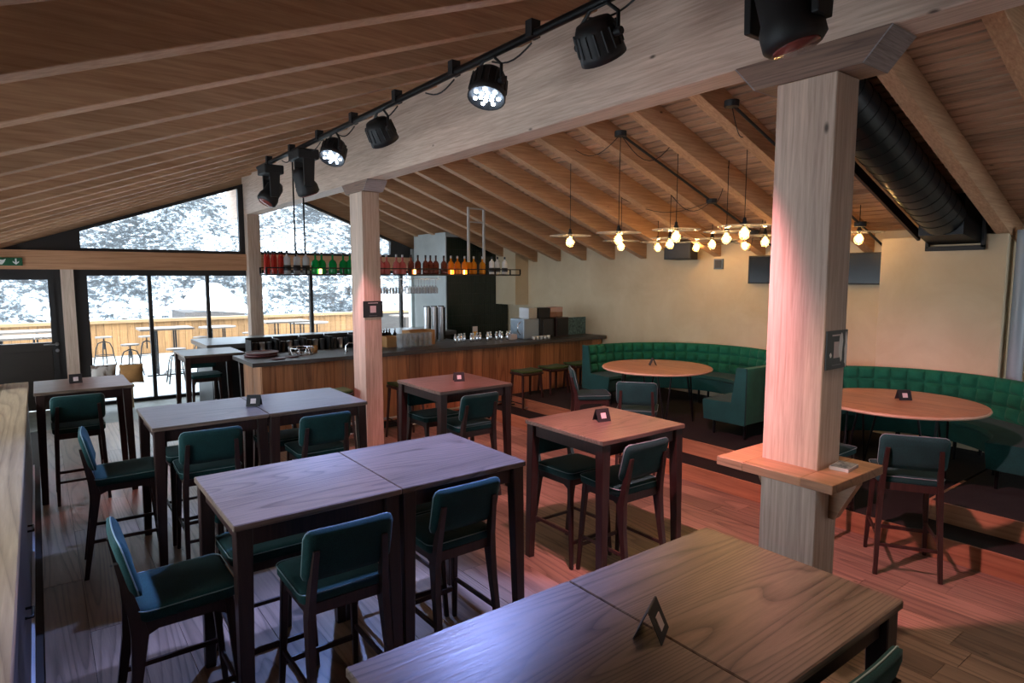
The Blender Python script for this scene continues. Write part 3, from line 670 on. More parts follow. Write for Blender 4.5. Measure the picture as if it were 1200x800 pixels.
# shelf around the thick post, with corbels
sh = empty('post_shelf', (3.46, 1.825, 1.21), 0, 'oak collar shelf wrapped around the thick spruce post', 'shelf')
for b in ((-0.31, 0.27, 0.17, 0.34, -0.05, 0), (-0.31, 0.27, -0.34, -0.17, -0.05, 0), (-0.31, -0.122, -0.17, 0.17, -0.05, 0), (0.122, 0.27, -0.17, 0.17, -0.05, 0)): MB().box(*b).build('shelf_board', M['top_y'], sh, bevel=0.003, seg=1)
for s in (-1, 1): MB().prism([(s*0.168, -0.05), (s*0.31, -0.05), (s*0.31, -0.08), (s*0.20, -0.30), (s*0.168, -0.30)], 'x', 0.02, 0.09).build('corbel', M['top_y'], sh)
lf = empty('leaflet_stack', (3.50, 1.595, 1.2105), 0.1, 'small stack of printed leaflets on the post shelf', 'leaflets')
MB().box(-0.075, 0.075, -0.05, 0.05, 0, 0.018).build('paper_stack', M['paper'], lf); MB().box(-0.072, 0.072, -0.047, 0.047, 0.018, 0.0185).build('cover_print', plasterish('leaflet_print', lin(50, 62, 76), lin(150, 152, 150), 30), lf)

# ------------------------------------------------------------------ rustic bench / counter on the left
be = empty('rustic_counter', (-0.58, 3.95, 0), 0, 'long rough plank counter along the left wall', 'counter'); BZ = 0.0
for k in range(4):
    a = -0.45+k*0.225; MB().box(a+0.001, a+0.224, -5.2, 5.2, 0.995, 1.045+random.uniform(-0.003, 0.003)).build('plank', M['rustic'], be, bevel=0.004, seg=1)
MB().box(0.40, 0.43, -5.2, 5.2, 0.06, 0.995).build('front_panel', M['bench_face'], be); MB().box(-0.45, 0.40, -5.2, 5.2, 0.0, 0.98).build('carcass', M['blackmat'], be)
MB().box(0.43, 0.445, -5.2, 5.2, 0.0, 0.06).build('skirting', base('pale_skirting', lin(186, 190, 196), 0.5), be)
for y in (-1.35, 0.1, 1.5): MB().tube([(0.432, y-0.06, 0.5), (0.465, y-0.06, 0.5), (0.465, y+0.06, 0.5), (0.432, y+0.06, 0.5)], 0.008, 6).build('handle', M['black'], be)
cb = empty('slatted_crate', (-0.60, 8.85, 1.048), 0, 'small slatted wooden crate at the end of the rustic counter', 'crate')
for k in range(5): MB().box(-0.2+k*0.08, -0.14+k*0.08, -0.2, 0.2, 0.20, 0.212).build('slat', M['rustic'], cb)
for s in (-1, 1): MB().box(s*0.2-0.006, s*0.2+0.006, -0.2, 0.2, 0, 0.2).build('side_board', M['rustic'], cb); MB().box(-0.19, 0.19, s*0.194-0.006, s*0.194+0.006, 0, 0.2).build('end_board', M['rustic'], cb)

# ------------------------------------------------------------------ bar
bar = empty('bar_counter', (2.3, 8.5, 0), 0, 'long bar clad in upright reclaimed boards with a dark plinth', 'bar')
BW = 6.25
MB().box(0.03, BW, 0.03, 0.9, 0.12, 1.10).build('carcass', M['blackmat'], bar); MB().box(0.05, BW, 0.05, 0.85, 0, 0.12).build('plinth', M['blackmat'], bar)
x = 0.0
while x < BW-0.02:
    w = min(random.choice((0.14, 0.18, 0.2, 0.24, 0.3)), BW-x); MB().box(x+0.002, x+w-0.002, random.uniform(-0.006, 0.0), 0.028, 0.12, 1.10).build('board', M['board'], bar); x += w
y = 0.03
while y < 0.88:
    w = min(0.2, 0.9-y); MB().box(0.0+random.uniform(-0.004, 0), 0.028, y+0.002, y+w-0.002, 0.12, 1.10).build('board', M['board'], bar); y += w
MB().cyl((0.1, -0.18, 0.2), (BW-0.3, -0.18, 0.2), 0.02, 12).build('foot_rail', M['steel'], bar)
for k in range(7): MB().cyl((0.3+k*0.93, -0.18, 0.2), (0.3+k*0.93, 0.03, 0.2), 0.012, 8).build('rail_bracket', M['steel'], bar)
wt = MB().prism([(2.16, 8.38), (8.57, 8.38), (8.57, 9.35), (2.16, 9.41)], 'z', 1.10, 1.155).build('bar_worktop', M['stone'], bevel=0.004, seg=1); tag(wt, 'long dark stone bar worktop', 'worktop')
rc = empty('back_bar', (2.2, 11.2, 0), 0, 'rear service counter behind the bar with dark fronts', 'counter')
MB().box(0.06, 4.7, 0.06, 1.2, 0, 1.07).build('carcass', M['greyd'], rc)
for k in range(7): MB().box(0.08+k*0.66, 0.72+k*0.66, 0.04, 0.058, 0.1, 1.05).build('cabinet_door', M['blackmat'], rc)
tag(MB().box(2.17, 6.95, 11.12, 12.45, 1.07, 1.15).build('back_worktop', M['stone_l'], bevel=0.004, seg=1), 'pale grey stone worktop of the rear service counter', 'worktop')
ZB = 1.155
# --- things on the bar
tag(MB().lathe([(0.0, 0), (0.21, 0), (0.235, 0.03), (0.225, 0.03), (0.2, 0.012), (0.0, 0.012)], 28, (2.47, 9.12, ZB)).build('serving_tray', M['wine']), 'lower dark red round serving tray on the bar end', 'tray')
tag(MB().lathe([(0.0, 0), (0.20, 0), (0.225, 0.03), (0.215, 0.03), (0.19, 0.012), (0.0, 0.012)], 28, (2.48, 9.10, ZB+0.032)).build('serving_tray', M['wine']), 'upper dark red round serving tray stacked on the bar end', 'tray')
for k, (x, y) in enumerate(((2.56, 8.62), (2.78, 8.72))):
    tag(MB().lathe([(0.0, 0), (0.06, 0), (0.1, 0.014), (0.0, 0.008)], 22, (x, y, ZB)).build('small_plate', M['wine']), ['small dark plate lying near the bar corner', 'small dark plate beside the silver glass rack'][k], 'plate', 'small plates on the bar')
gr = empty('glass_rack', (2.98, 8.96, ZB), 0, 'low silver wire glass rack on the bar', 'rack')
MB().tube([(math.cos(2*PI*k/24)*0.16, math.sin(2*PI*k/24)*0.16, 0.005) for k in range(24)], 0.006, 6, True).build('base_ring', M['chrome'], gr)
MB().tube([(math.cos(2*PI*k/24)*0.17, math.sin(2*PI*k/24)*0.17, 0.10) for k in range(24)], 0.008, 6, True).build('top_ring', M['chrome'], gr)
for k in range(14):
    a = 2*PI*k/14; b = a+0.22*(1 if k % 2 else -1); MB().cyl((math.cos(a)*0.16, math.sin(a)*0.16, 0.005), (math.cos(b)*0.17, math.sin(b)*0.17, 0.10), 0.005, 6).build('wire', M['chrome'], gr)
tag(MB().lathe([(0.0, 0), (0.045, 0), (0.05, 0.1), (0.044, 0.1), (0.04, 0.01), (0, 0.01)], 16, (3.22, 9.1, ZB)).build('clay_pot', M['carton']), 'small tan pot beside the glass rack', 'pot')
bt = empty('beer_tap', (3.72, 8.75, ZB), 0, 'curved chrome tap arched over the bar worktop', 'tap')
MB().tube([(-0.12, 0.08, 0.0), (-0.12, 0.08, 0.10), (-0.08, 0.06, 0.135), (0.0, 0.02, 0.13), (0.05, -0.01, 0.10), (0.06, -0.015, 0.05)], 0.013, 8).build('spout', M['chrome'], bt); MB().cyl((-0.12, 0.08, 0), (-0.12, 0.08, 0.012), 0.03, 14).build('flange', M['chrome'], bt)
# black crates with cups in front of the rear counter
for k in range(5):
    x = 2.62+k*0.40
    c = empty('bar_caddy', (x, 9.62, 1.10), 0, 'black plastic caddy holding cup stacks, one of the row behind the bar', 'caddy', 'black caddies behind the bar')
    for b in ((-0.19, 0.19, -0.15, 0.15, 0, 0.02), (-0.19, 0.19, 0.13, 0.15, 0.02, 0.26), (-0.19, -0.17, -0.15, 0.13, 0.02, 0.24), (0.17, 0.19, -0.15, 0.13, 0.02, 0.24)): MB().box(*b).build('panel', M['blackmat'], c)
    for q in range(3): MB().lathe([(0.035, 0.02), (0.045, 0.2), (0.0, 0.2)], 12, (-0.105+q*0.105, -0.03, 0)).build('cup_stack', M['greyd'] if q != 1 else M['steel'], c)
tag(MB().box(2.40, 4.95, 9.43, 9.82, 0, 1.10).build('under_bar_fridge', M['blackmat'], bevel=0.004, seg=1), 'low black refrigerated unit behind the bar front', 'fridge')
# bottles
def bottle_meshes(name, glass, cap, label=None, h=0.30, r=0.042, style='round'):
    if style == 'tall': prof = [(0.0, 0), (r*0.95, 0), (r, 0.01), (r, h*0.66), (r*0.85, h*0.72), (0.014, h*0.80), (0.013, h*0.90)]
    elif style == 'square': prof = [(0.0, 0), (r, 0), (r*1.05, 0.02), (r*1.0, h*0.55), (r*0.7, h*0.66), (0.015, h*0.72), (0.014, h*0.88)]
    else: prof = [(0.0, 0), (r*1.05, 0), (r*1.1, 0.015), (r*1.12, h*0.45), (r*0.85, h*0.58), (0.016, h*0.66), (0.014, h*0.88)]
    g = MB().lathe(prof, 12).mesh('glass', glass); c = MB().lathe([(0.0135, h*0.86), (0.0165, h*0.86), (0.0165, h), (0.0, h)], 10).mesh('cap', cap)
    lb = MB().lathe([(r*1.09, h*0.14), (r*1.13, h*0.15), (r*1.13, h*0.36), (r*1.09, h*0.37)], 12).mesh('paper_label', label) if label else None
    return g, c, lb
def liquid(name, col, clear=0.55):
    m = base(name, col, 0.12, 0, 0.6); t = m.node_tree; o = t.nodes['Material Output']; b = t.nodes['Principled BSDF']
    mx = t.nodes.new('ShaderNodeMixShader'); tr = t.nodes.new('ShaderNodeBsdfTransparent'); tr.inputs[0].default_value = tuple(min(1, c**0.6) for c in col[:3])+(1,); mx.inputs[0].default_value = clear
    t.links.new(b.outputs[0], mx.inputs[1]); t.links.new(tr.outputs[0], mx.inputs[2]); t.links.new(mx.outputs[0], o.inputs[0]); return m
KINDS = dict(
    red=bottle_meshes('red', liquid('red_liqueur_glass', lin(206, 72, 62)), M['blackmat'], None, 0.32, 0.025, 'tall'),
    clear=bottle_meshes('clear', liquid('clear_spirit_glass', lin(220, 224, 226)), M['blackmat'], M['blackmat'], 0.33, 0.048, 'tall'),
    green=bottle_meshes('green', liquid('green_gin_glass', lin(30, 176, 96)), M['greyd'], None, 0.32, 0.056, 'round'),
    pink=bottle_meshes('pink', liquid('pink_gin_glass', lin(222, 128, 126)), M['steel'], None, 0.31, 0.052, 'round'),
    brown=bottle_meshes('brown', liquid('brown_rum_glass', lin(140, 70, 50)), M['blackmat'], None, 0.31, 0.052, 'square'),
    amber=bottle_meshes('amber', liquid('amber_whisky_glass', lin(244, 166, 44)), M['steel'], None, 0.31, 0.055, 'square'),
    silver=bottle_meshes('silver', M['white'], M['greyd'], M['greyd'], 0.31, 0.048, 'tall'),
    wine=bottle_meshes('wine', base('dark_bottle_glass', lin(22, 18, 16), 0.15), M['chrome'], base('copper_bottle_label', lin(176, 122, 96), 0.6), 0.30, 0.04, 'tall'),
    small=bottle_meshes('small', M['chrome'], M['white'], None, 0.15, 0.026, 'tall'))
def bottle(kind, x, y, z, label, group):
    g, c, lb = KINDS[kind]; e = empty('bottle', (x, y, z), random.uniform(0, 6), label, 'bottle', group)
    link('glass', g, e); link('cap', c, e)
    if lb: link('paper_label', lb, e)
ZS = 2.305; SY = 9.2
def px_x(px):   # x on the shelf line from a bearing
    return SY*math.tan(YAW+math.atan((px-600)/737))
LABS = dict(red='slim bottle of red liqueur on the hanging shelf', clear='clear spirit bottle with black label on the hanging shelf', green='green glass gin bottle on the hanging shelf',
            pink='pink gin bottle on the hanging shelf', brown='dark rum bottle on the hanging shelf', amber='amber whisky bottle on the hanging shelf', silver='white and silver bottle at the wall end of the hanging shelf')
row = dict(red=(313, 317, 321.5, 325, 329.5, 333), clear=(338, 350, 360), green=(371, 379, 391, 404, 411), pink=(447, 454.5, 465, 473), brown=(482, 491, 499, 505.5, 511, 521), amber=(528.5, 537, 544.5, 550, 555, 566), silver=(576, 583.5, 591))
for k, xs in row.items():
    for i, px in enumerate(xs): bottle(k, px_x(px), SY+(0.012 if i % 2 else -0.012), ZS, LABS[k], k+' bottles on the hanging shelf')
# hanging shelf: steel frame, rails, glass rack, hangers
hs = empty('hanging_shelf', (0, SY, 0), 0, 'long black steel bottle shelf hung from the ceiling above the bar', 'shelf')
HX0, HX1 = 2.56, 7.03
MB().box(HX0, HX1, -0.15, 0.15, ZS-0.025, ZS-0.001).build('shelf_plate', M['blackmat'], hs)
for y in (-0.15, 0.15):
    MB().box(HX0, HX1, y-0.008, y+0.008, ZS+0.075, ZS+0.091).build('guard_rail', M['black'], hs)
for k in range(9):
    X = HX0+0.01+(HX1-HX0-0.02)*k/8
    for y in (-0.15, 0.15): MB().box(X-0.012, X+0.012, y-0.008, y+0.008, ZS-0.001, ZS+0.08).build('rail_post', M['black'], hs)
for X, zt in ((3.03, zl(3.03)), (3.17, zl(3.17))): MB().cyl((X, 0.0, ZS), (X, 0, zt+0.02), 0.012, 8).build('hanger_rod', M['black'], hs)
for X in (6.01, 6.33): MB().box(X-0.018, X+0.018, -0.018, 0.018, ZS, 3.45).build('hanger_rod', M['rod'], hs)
for z in (3.2, 3.43): MB().box(6.01, 6.33, -0.014, 0.014, z-0.012, z+0.012).build('hanger_rung', M['rod'], hs)
MB().box(6.33, 6.55, -0.014, 0.014, 3.42, 3.45).build('hanger_rung', M['rod'], hs); MB().box(6.53, 6.56, -0.014, 0.014, 3.42, zr(6.55)+0.05).build('hanger_rod', M['black'], hs)
for X in (4.1, 5.3): MB().box(X-0.01, X+0.01, -0.12, 0.12, ZS-0.1, ZS-0.08).build('glass_rail', M['steel'], hs)
for y in (-0.07, -0.03, 0.03, 0.07): MB().box(3.75, 5.4, y-0.006, y+0.006, ZS-0.085, ZS-0.075).build('glass_rail', M['steel'], hs)
for X in (3.76, 5.39): MB().cyl((X, 0, ZS-0.08), (X, 0, ZS-0.02), 0.008, 6).build('rail_hanger', M['steel'], hs)
for X in (3.36, 4.92, 5.64, 5.9): 
    tag(MB().box(X-0.03, X+0.03, SY-0.06, SY-0.045, ZS, ZS+0.07).build('shelf_light', M['warmled']), 'small warm light glowing between the bottles', 'lamp', 'shelf lights')
wg = MB().lathe([(0.034, 0.0), (0.034, -0.004), (0.004, -0.01), (0.004, -0.085), (0.012, -0.09), (0.038, -0.13), (0.034, -0.19), (0.033, -0.19), (0.036, -0.13), (0.0, -0.092)], 12).mesh('wine_glass', M['drinkglass'])
for r in range(2):
    for k in range(15):
        o = link('wine_glass', wg, None, scale=(1.15, 1.15, 1.3), loc=(3.82+k*0.107, SY+(-0.05 if r == 0 else 0.05), ZS-0.071)); tag(o, 'stemmed glass hanging upside down under the bottle shelf', 'glass', 'hanging stemmed glasses')
# glasses, carton, dispensers, tap bottles on the bar
tg = MB().lathe([(0.0, 0), (0.03, 0), (0.038, 0.11), (0.034, 0.11), (0.027, 0.012), (0, 0.012)], 12).mesh('tumbler', M['drinkglass'])
for lay in range(2):
    for r in range(2):
        for k in range(7):
            o = link('tumbler', tg, None, (4.46+k*0.088+0.02*r, 8.78+r*0.09, ZB+lay*0.112)); tag(o, 'upturned tumbler in the stacked block on the bar', 'glass', 'stacked tumblers on the bar')
def carton(x, y, z, w, dpt, h, lab):
    e = empty('carton', (x, y, z), 0.05, lab, 'box')
    for b in ((-w, w, -dpt, dpt, 0, 0.006), (-w, w, -dpt, -dpt+0.006, 0.006, h), (-w, w, dpt-0.006, dpt, 0.006, h), (-w, -w+0.006, -dpt+0.006, dpt-0.006, 0.006, h), (w-0.006, w, -dpt+0.006, dpt-0.006, 0.006, h)): MB().box(*b).build('panel', M['carton'], e)
carton(4.98, 9.14, ZB, 0.24, 0.12, 0.24, 'long open cardboard box behind the tumblers'); carton(4.44, 9.12, ZB, 0.10, 0.10, 0.17, 'small cardboard box next to the long box')
for k in range(3):
    e = empty('cup_dispenser', (5.62+k*0.15, 10.0, ZB-0.055), 0, 'tall silver tube dispenser with black stripe behind the bar', 'dispenser', 'silver tube dispensers')
    MB().cyl((0, 0, 0), (0, 0, 0.62), 0.055, 18).build('tube', M['steel'], e); MB().cyl((0, 0, 0.62), (0, 0, 0.635), 0.06, 18).build('cap', M['blackmat'], e); MB().box(0.03, 0.058, -0.055, -0.02, 0.02, 0.61).build('stripe', M['blackmat'], e)
tag(MB().box(5.45, 6.15, 9.75, 10.3, 0, 1.10).build('service_unit', M['greyd'], bevel=0.004, seg=1), 'dark grey service unit under the tube dispensers', 'cabinet')
random.seed(3)
for k in range(16): bottle('small', 5.58+k*0.075+random.uniform(-0.01, 0.01), 8.95+random.uniform(-0.08, 0.08), ZB, 'small chrome pourer bottle in the row on the bar', 'pourer bottles on the bar')
for k in range(7): bottle('wine', 4.64+ (k % 4)*0.10-0.05-0.12, 9.58+(k//4)*0.1, 1.10, 'dark bottle with copper label and pourer behind the bar tap', 'dark bottles behind the bar')
cd = empty('drinks_card', (6.12, 9.18, ZB), 0, 'small upright menu card with amber drink picture on the bar', 'card')
MB().box(-0.05, 0.05, -0.004, 0.004, 0.06, 0.24).build('card_sheet', M['paper'], cd); MB().box(-0.04, 0.04, -0.0055, -0.004, 0.07, 0.15).build('amber_print', M['yellow'], cd); MB().box(-0.055, 0.055, -0.02, 0.02, 0, 0.06).build('card_foot', M['blackmat'], cd)
# coffee station at the wall end of the bar
cm = empty('coffee_machine', (7.06, 8.92, ZB), 0, 'pale steel coffee machine with dark front at the wall end of the bar', 'coffee machine')
MB().box(-0.20, 0.16, -0.18, 0.22, 0, 0.36).build('body', base('pale_blue_steel', lin(150, 164, 176), 0.35, 0.4), cm, bevel=0.02); MB().box(0.16, 0.50, -0.2, 0.22, 0, 0.36).build('front_panel', M['blackmat'], cm, bevel=0.008)
MB().box(0.22, 0.45, -0.212, -0.2, 0.05, 0.33).build('display', M['greyd'], cm); MB().box(-0.02, 0.17, -0.1, 0.18, 0.36, 0.55).build('bean_hopper', M['steel'], cm); MB().box(0.19, 0.46, -0.12, 0.18, 0.36, 0.54).build('grinder', M['blackmat'], cm)
MB().tube([(-0.21, -0.1, 0.3), (-0.27, -0.1, 0.26), (-0.27, -0.1, 0.14), (-0.21, -0.1, 0.08)], 0.012, 8).build('handle', M['chrome'], cm)
mf = empty('milk_fridge', (7.76, 8.92, ZB), 0, 'dark milk cooler box beside the coffee machine', 'fridge')
MB().box(-0.15, 0.15, -0.2, 0.2, 0, 0.36).build('body', M['dark'], mf, bevel=0.006); MB().box(-0.13, 0.13, -0.212, -0.2, 0.03, 0.34).build('door', M['blackmat'], mf)
for k, (dx, dz) in enumerate(((0, 0), (0.01, 0.092), (0.16, 0), (0.16, 0.09))):
    o = MB().box(-0.075, 0.075, -0.1, 0.1, 0, 0.088).build('coffee_carton', [base('brown_box', lin(140, 104, 84), 0.7), base('red_white_box', lin(190, 160, 150), 0.7)][k % 2], loc=(7.69+dx-0.02, 8.98, ZB+0.362+dz)); tag(o, ['brown lower carton on the milk cooler', 'pale carton stacked on the milk cooler', 'brown lower carton at the cooler edge', 'pale carton stacked at the cooler edge'][k], 'box')
ec = MB().lathe([(0, 0), (0.025, 0), (0.033, 0.06), (0.029, 0.06), (0.022, 0.008), (0, 0.008)], 12).mesh('espresso_cup', M['white'])
for k in range(5): tag(link('espresso_cup', ec, None, (6.98+k*0.085, 8.60, ZB)), 'small white cup before the coffee machine', 'cup', 'white cups by the coffee machine')
tag(MB().box(6.66, 6.80, 8.85, 9.0, ZB, ZB+0.09).build('tissue_box', M['paper']), 'pale tissue box beside the coffee machine', 'box')
sb_ = MB().box(7.98, 8.57, 8.95, 8.975, ZB, ZB+0.33).build('splash_panel', plasterish('slate_speckle', lin(38, 62, 66), lin(110, 140, 142), 26, 0.3)); tag(sb_, 'speckled blue slate splash panel standing at the bar end', 'panel')

# ------------------------------------------------------------------ pendant lamps over the booths
def make_pendant():
    t = empty('pendant_lamp', (0, 0, 0), 0, 'pendant', 'lamp')
    bu = MB().lathe([(0.0, -0.06), (0.022, -0.056), (0.044, -0.038), (0.055, -0.005), (0.05, 0.025), (0.032, 0.05), (0.018, 0.072), (0.017, 0.085), (0.0, 0.085)], 20).build('bulb', M['bulb'], t)
    MB().lathe([(0.0, -0.028), (0.016, -0.024), (0.027, -0.004), (0.027, 0.012), (0.018, 0.032), (0.008, 0.06), (0.0, 0.06)], 12).build('filament', M['filament'], bu)
    MB().lathe([(0.016, 0.08), (0.026, 0.08), (0.028, 0.12), (0.018, 0.135), (0.016, 0.165), (0.006, 0.175), (0, 0.175)], 14).build('socket', M['blackmat'], t)
    MB().lathe([(0.02, 0.092), (0.265, 0.080), (0.27, 0.084), (0.265, 0.088), (0.02, 0.100)], 40).build('glass_disc', M['lampglass'], t)
    return t
pp = make_pendant(); pu = [False]; PEND = []
lamps = [(5.52, 6.07), (5.61, 5.31), (6.9, 6.48), (7.60, 6.38), (6.98, 5.65), (5.76, 4.58), (8.10, 6.05), (7.54, 5.37), (6.49, 4.43), (5.92, 3.83), (8.15, 5.25), (7.50, 4.55), (7.85, 3.55)]
for i, (x, y) in enumerate(lamps):
    o = copy_tree(pp) if pu[0] else pp; pu[0] = True; o.location = (x, y, 2.70); PEND.append(o)
    top = zr(x)+RH-0.01-2.70
    MB().cyl((0, 0, 0.17), (0, 0, top), 0.0045, 6).build('cord', M['blackmat'], o)
    o['label'] = {0: 'glowing bulb under a glass disc, hung alone nearest the bar', 12: 'glowing bulb under a glass disc, hung next to the plastered wall breast'}.get(i, 'glowing bulb under a clear glass disc in the cluster over the booths'); o['group'] = 'disc pendant lamps'
for i, (x0, x1, y, nm) in enumerate(((5.15, 8.35, 4.87, 'black conduit rod with junction discs along the rafters by the bar side'), (5.11, 8.35, 3.48, 'black conduit rod with junction discs nearest the duct'))):
    e = empty('cable_conduit', (0, 0, 0), 0, nm, 'conduit')
    MB().cyl((x0, y, zr(x0)-0.03), (x1, y, zr(x1)-0.03), 0.014, 8).build('rod', M['blackmat'], e)
    for X in (x0, x0+1.65, x0+2.6): MB().cyl((X, y, zr(X)-0.055), (X, y, zr(X)), 0.065, 20).build('junction_disc', M['blackmat'], e)
    n = 0
    for lo, (lx, ly) in zip(PEND, lamps):
        if (abs(ly-4.87) < abs(ly-3.48)) == (i == 0):
            jx = min((x0, x0+1.65, x0+2.6), key=lambda q: abs(q-lx)); a = Vector((jx, y, zr(jx)-0.03)); b = Vector((lx, ly, zr(lx)+RH-0.05))
            pts = [a.lerp(b, t/10)+Vector((0, 0, -0.28*math.sin(PI*t/10)*(1 if n % 2 else 0.6)-0.0)) for t in range(11)]
            MB().tube([p-Vector((lx, ly, 2.70)) for p in pts], 0.0045, 5).build('swag_cable', M['blackmat'], lo); n += 1

# ------------------------------------------------------------------ ventilation duct
du = empty('ventilation_duct', (0, 0, 0), 0, 'black spiral ventilation duct sloping under the ceiling to a box outlet', 'duct')
DY = 2.66; zd = lambda X: zr(X)+0.02
MB().cyl((3.7, DY, zd(3.7)), (7.75, DY, zd(7.75)), 0.215, 32).build('duct_pipe', base('black_duct_metal', lin(60, 64, 68), 0.3, 0.9), du)
for k in range(26):
    X = 3.85+k*0.15; c = Vector((X, DY, zd(X))); dr = Vector((1, 0, -0.362)).normalized(); u = Vector((0, 1, 0)); w = dr.cross(u)
    MB().tube([c+u*math.cos(2*PI*q/28)*0.217+w*math.sin(2*PI*q/28)*0.217+dr*0.03*math.sin(2*PI*q/28) for q in range(28)], 0.003, 4, True).build('seam', M['black'], du)
MB().hexa([(7.72, DY-0.21, zd(7.72)-0.21), (8.15, DY-0.25, 2.50+0.12), (8.15, DY+0.25, 2.50+0.12), (7.72, DY+0.21, zd(7.72)-0.21), (7.72, DY-0.21, zd(7.72)+0.21), (8.15, DY-0.25, 2.98), (8.15, DY+0.25, 2.98), (7.72, DY+0.21, zd(7.72)+0.21)]).build('transition', M['black'], du)
for b in ((8.12, 8.18, DY-0.28, DY-0.25, 2.58, 3.0), (8.12, 8.18, DY+0.25, DY+0.28, 2.58, 3.0), (8.12, 8.18, DY-0.28, DY+0.28, 2.55, 2.60)): MB().box(*b).build('outlet_flange', M['blackmat'], du)
MB().bar((3.7, DY+0.30, zd(3.7)-0.1), (8.0, DY+0.30, zd(8.0)-0.1), 0.03, 0.10).build('cable_tray', M['dark'], du)

# ------------------------------------------------------------------ wall equipment
tv = empty('television', (8.52, 4.45, 2.36), 0, 'wide black flat screen mounted high on the plastered wall', 'television')
MB().box(-0.035, 0.0, -0.95, 0.95, -0.20, 0.21).build('screen_body', M['blackmat'], tv, bevel=0.006); MB().box(-0.037, -0.035, -0.93, 0.93, -0.18, 0.19).build('screen', base('dark_screen', lin(9, 9, 10), 0.2, 0, 0.2), tv); MB().box(0.0, 0.075, -0.2, 0.2, -0.1, 0.1).build('bracket', M['black'], tv)
spk = empty('wall_speaker', (8.35, 6.48, 2.66), 0, 'black box loudspeaker on the plastered wall under the rafters', 'speaker')
MB().hexa([(-0.16, -0.26, -0.12), (0.10, -0.20, -0.13), (0.10, 0.20, -0.13), (-0.16, 0.26, -0.12), (-0.16, -0.26, 0.16), (0.10, -0.20, 0.13), (0.10, 0.20, 0.13), (-0.16, 0.26, 0.16)]).build('cabinet', M['blackmat'], spk); MB().box(-0.168, -0.16, -0.24, 0.24, -0.1, 0.14).build('grille', M['greyd'], spk); MB().box(0.10, 0.25, -0.04, 0.04, -0.04, 0.04).build('bracket', M['black'], spk)
wp = empty('wall_plate', (8.59, 5.98, 2.46), 0, 'small square grey wall plate beside the speaker', 'plate')
MB().box(-0.02, 0.01, -0.08, 0.08, -0.08, 0.08).build('frame', base('pale_blue_plate', lin(96, 108, 120), 0.5), wp); MB().box(-0.026, -0.02, -0.06, 0.06, -0.06, 0.06).build('cover', M['greyd'], wp)

# posters on the posts (code squares left out)
def poster(name, x, y, z, w, h, label, torn=False):
    e = empty(name, (x, y, z), 0, label, 'poster')
    MB().box(-w, w, -0.006, 0, -h, h).build('board', base('poster_black', lin(22, 23, 25), 0.45), e)
    MB().box(-w*0.5, w*0.5, -0.0072, -0.006, h*0.72, h*0.80).build('title_bar', M['paper'], e); MB().box(-w*0.42, w*0.42, -0.0072, -0.006, -h*0.82, -h*0.76).build('footer_bar', base('poster_grey_line', lin(96, 98, 100), 0.6), e)
    MB().box(-w*0.3, w*0.3, -0.0072, -0.006, -h*0.42, h*0.42).build('blank_panel', M['paper'], e)
    if torn:
        for k, (px_, pz, pw2, ph2) in enumerate(((0.35, 0.1, 0.22, 0.75), (0.86, 0.0, 0.14, 0.95), (-0.6, -0.25, 0.10, 0.14))):
            pts = []; m = 14
            for q in range(m): a = 2*PI*q/m; rr = random.uniform(0.7, 1.1); pts.append((w*(px_+pw2*rr*math.cos(a)), h*(pz+ph2*rr*math.sin(a))))
            MB().prism(pts, 'y', -0.0074, -0.006).build('torn_patch', M['white'], e)
    return e
poster('post_poster', 3.47, 1.658, 1.865, 0.115, 0.105, 'black poster with torn white patches on the thick spruce post', True)
poster('post_poster', 3.46, 7.558, 1.845, 0.135, 0.105, 'black landscape poster on the spruce post beside the bar')

# ------------------------------------------------------------------ tent cards on the tables
def tent(x, y, z, rz, label):
    e = empty('tent_card', (x, y, z+0.0005), rz, label, 'sign', 'tent cards on the tables')
    w, h, dd = 0.058, 0.095, 0.046
    for s in (-1, 1):
        MB().hexa([(-w, s*dd, 0), (w, s*dd, 0), (w, s*(dd-0.003), 0), (-w, s*(dd-0.003), 0), (-w, s*0.003, h), (w, s*0.003, h), (w, 0, h), (-w, 0, h)]).build('card_face', M['greyd'] if s > 0 else M['blackmat'], e)
    f = lambda t: (-(dd-(dd-0.003)*t), h*t)
    (ya, za), (yb, zb) = f(0.26), f(0.68)
    MB().hexa([(-0.022, ya-0.003, za), (0.022, ya-0.003, za), (0.022, ya, za), (-0.022, ya, za), (-0.022, yb-0.003, zb), (0.022, yb-0.003, zb), (0.022, yb, zb), (-0.022, yb, zb)]).build('pale_print', M['paper'], e)
tent(1.50, 1.25, TZ, 0.5, 'black tent card on the grained table'); tent(3.51, 3.47, TZ, -0.25, 'black tent card on the square step-side table'); tent(1.48, 5.74, TZ, -0.5, 'tilted black tent card on the seam of the pair before the bar')
tent(3.63, 5.77, TZ, -0.4, 'black tent card on the pink lit square table'); tent(0.285, 8.14, TZ, 0.0, 'black tent card on the single table by the terrace door'); tent(6.53, 5.52, 1.085, 0.9, 'grey tent card on the round table next to the bar'); tent(6.55, 2.47, 1.095, -0.75, 'black tent card on the round table behind the shelf post')

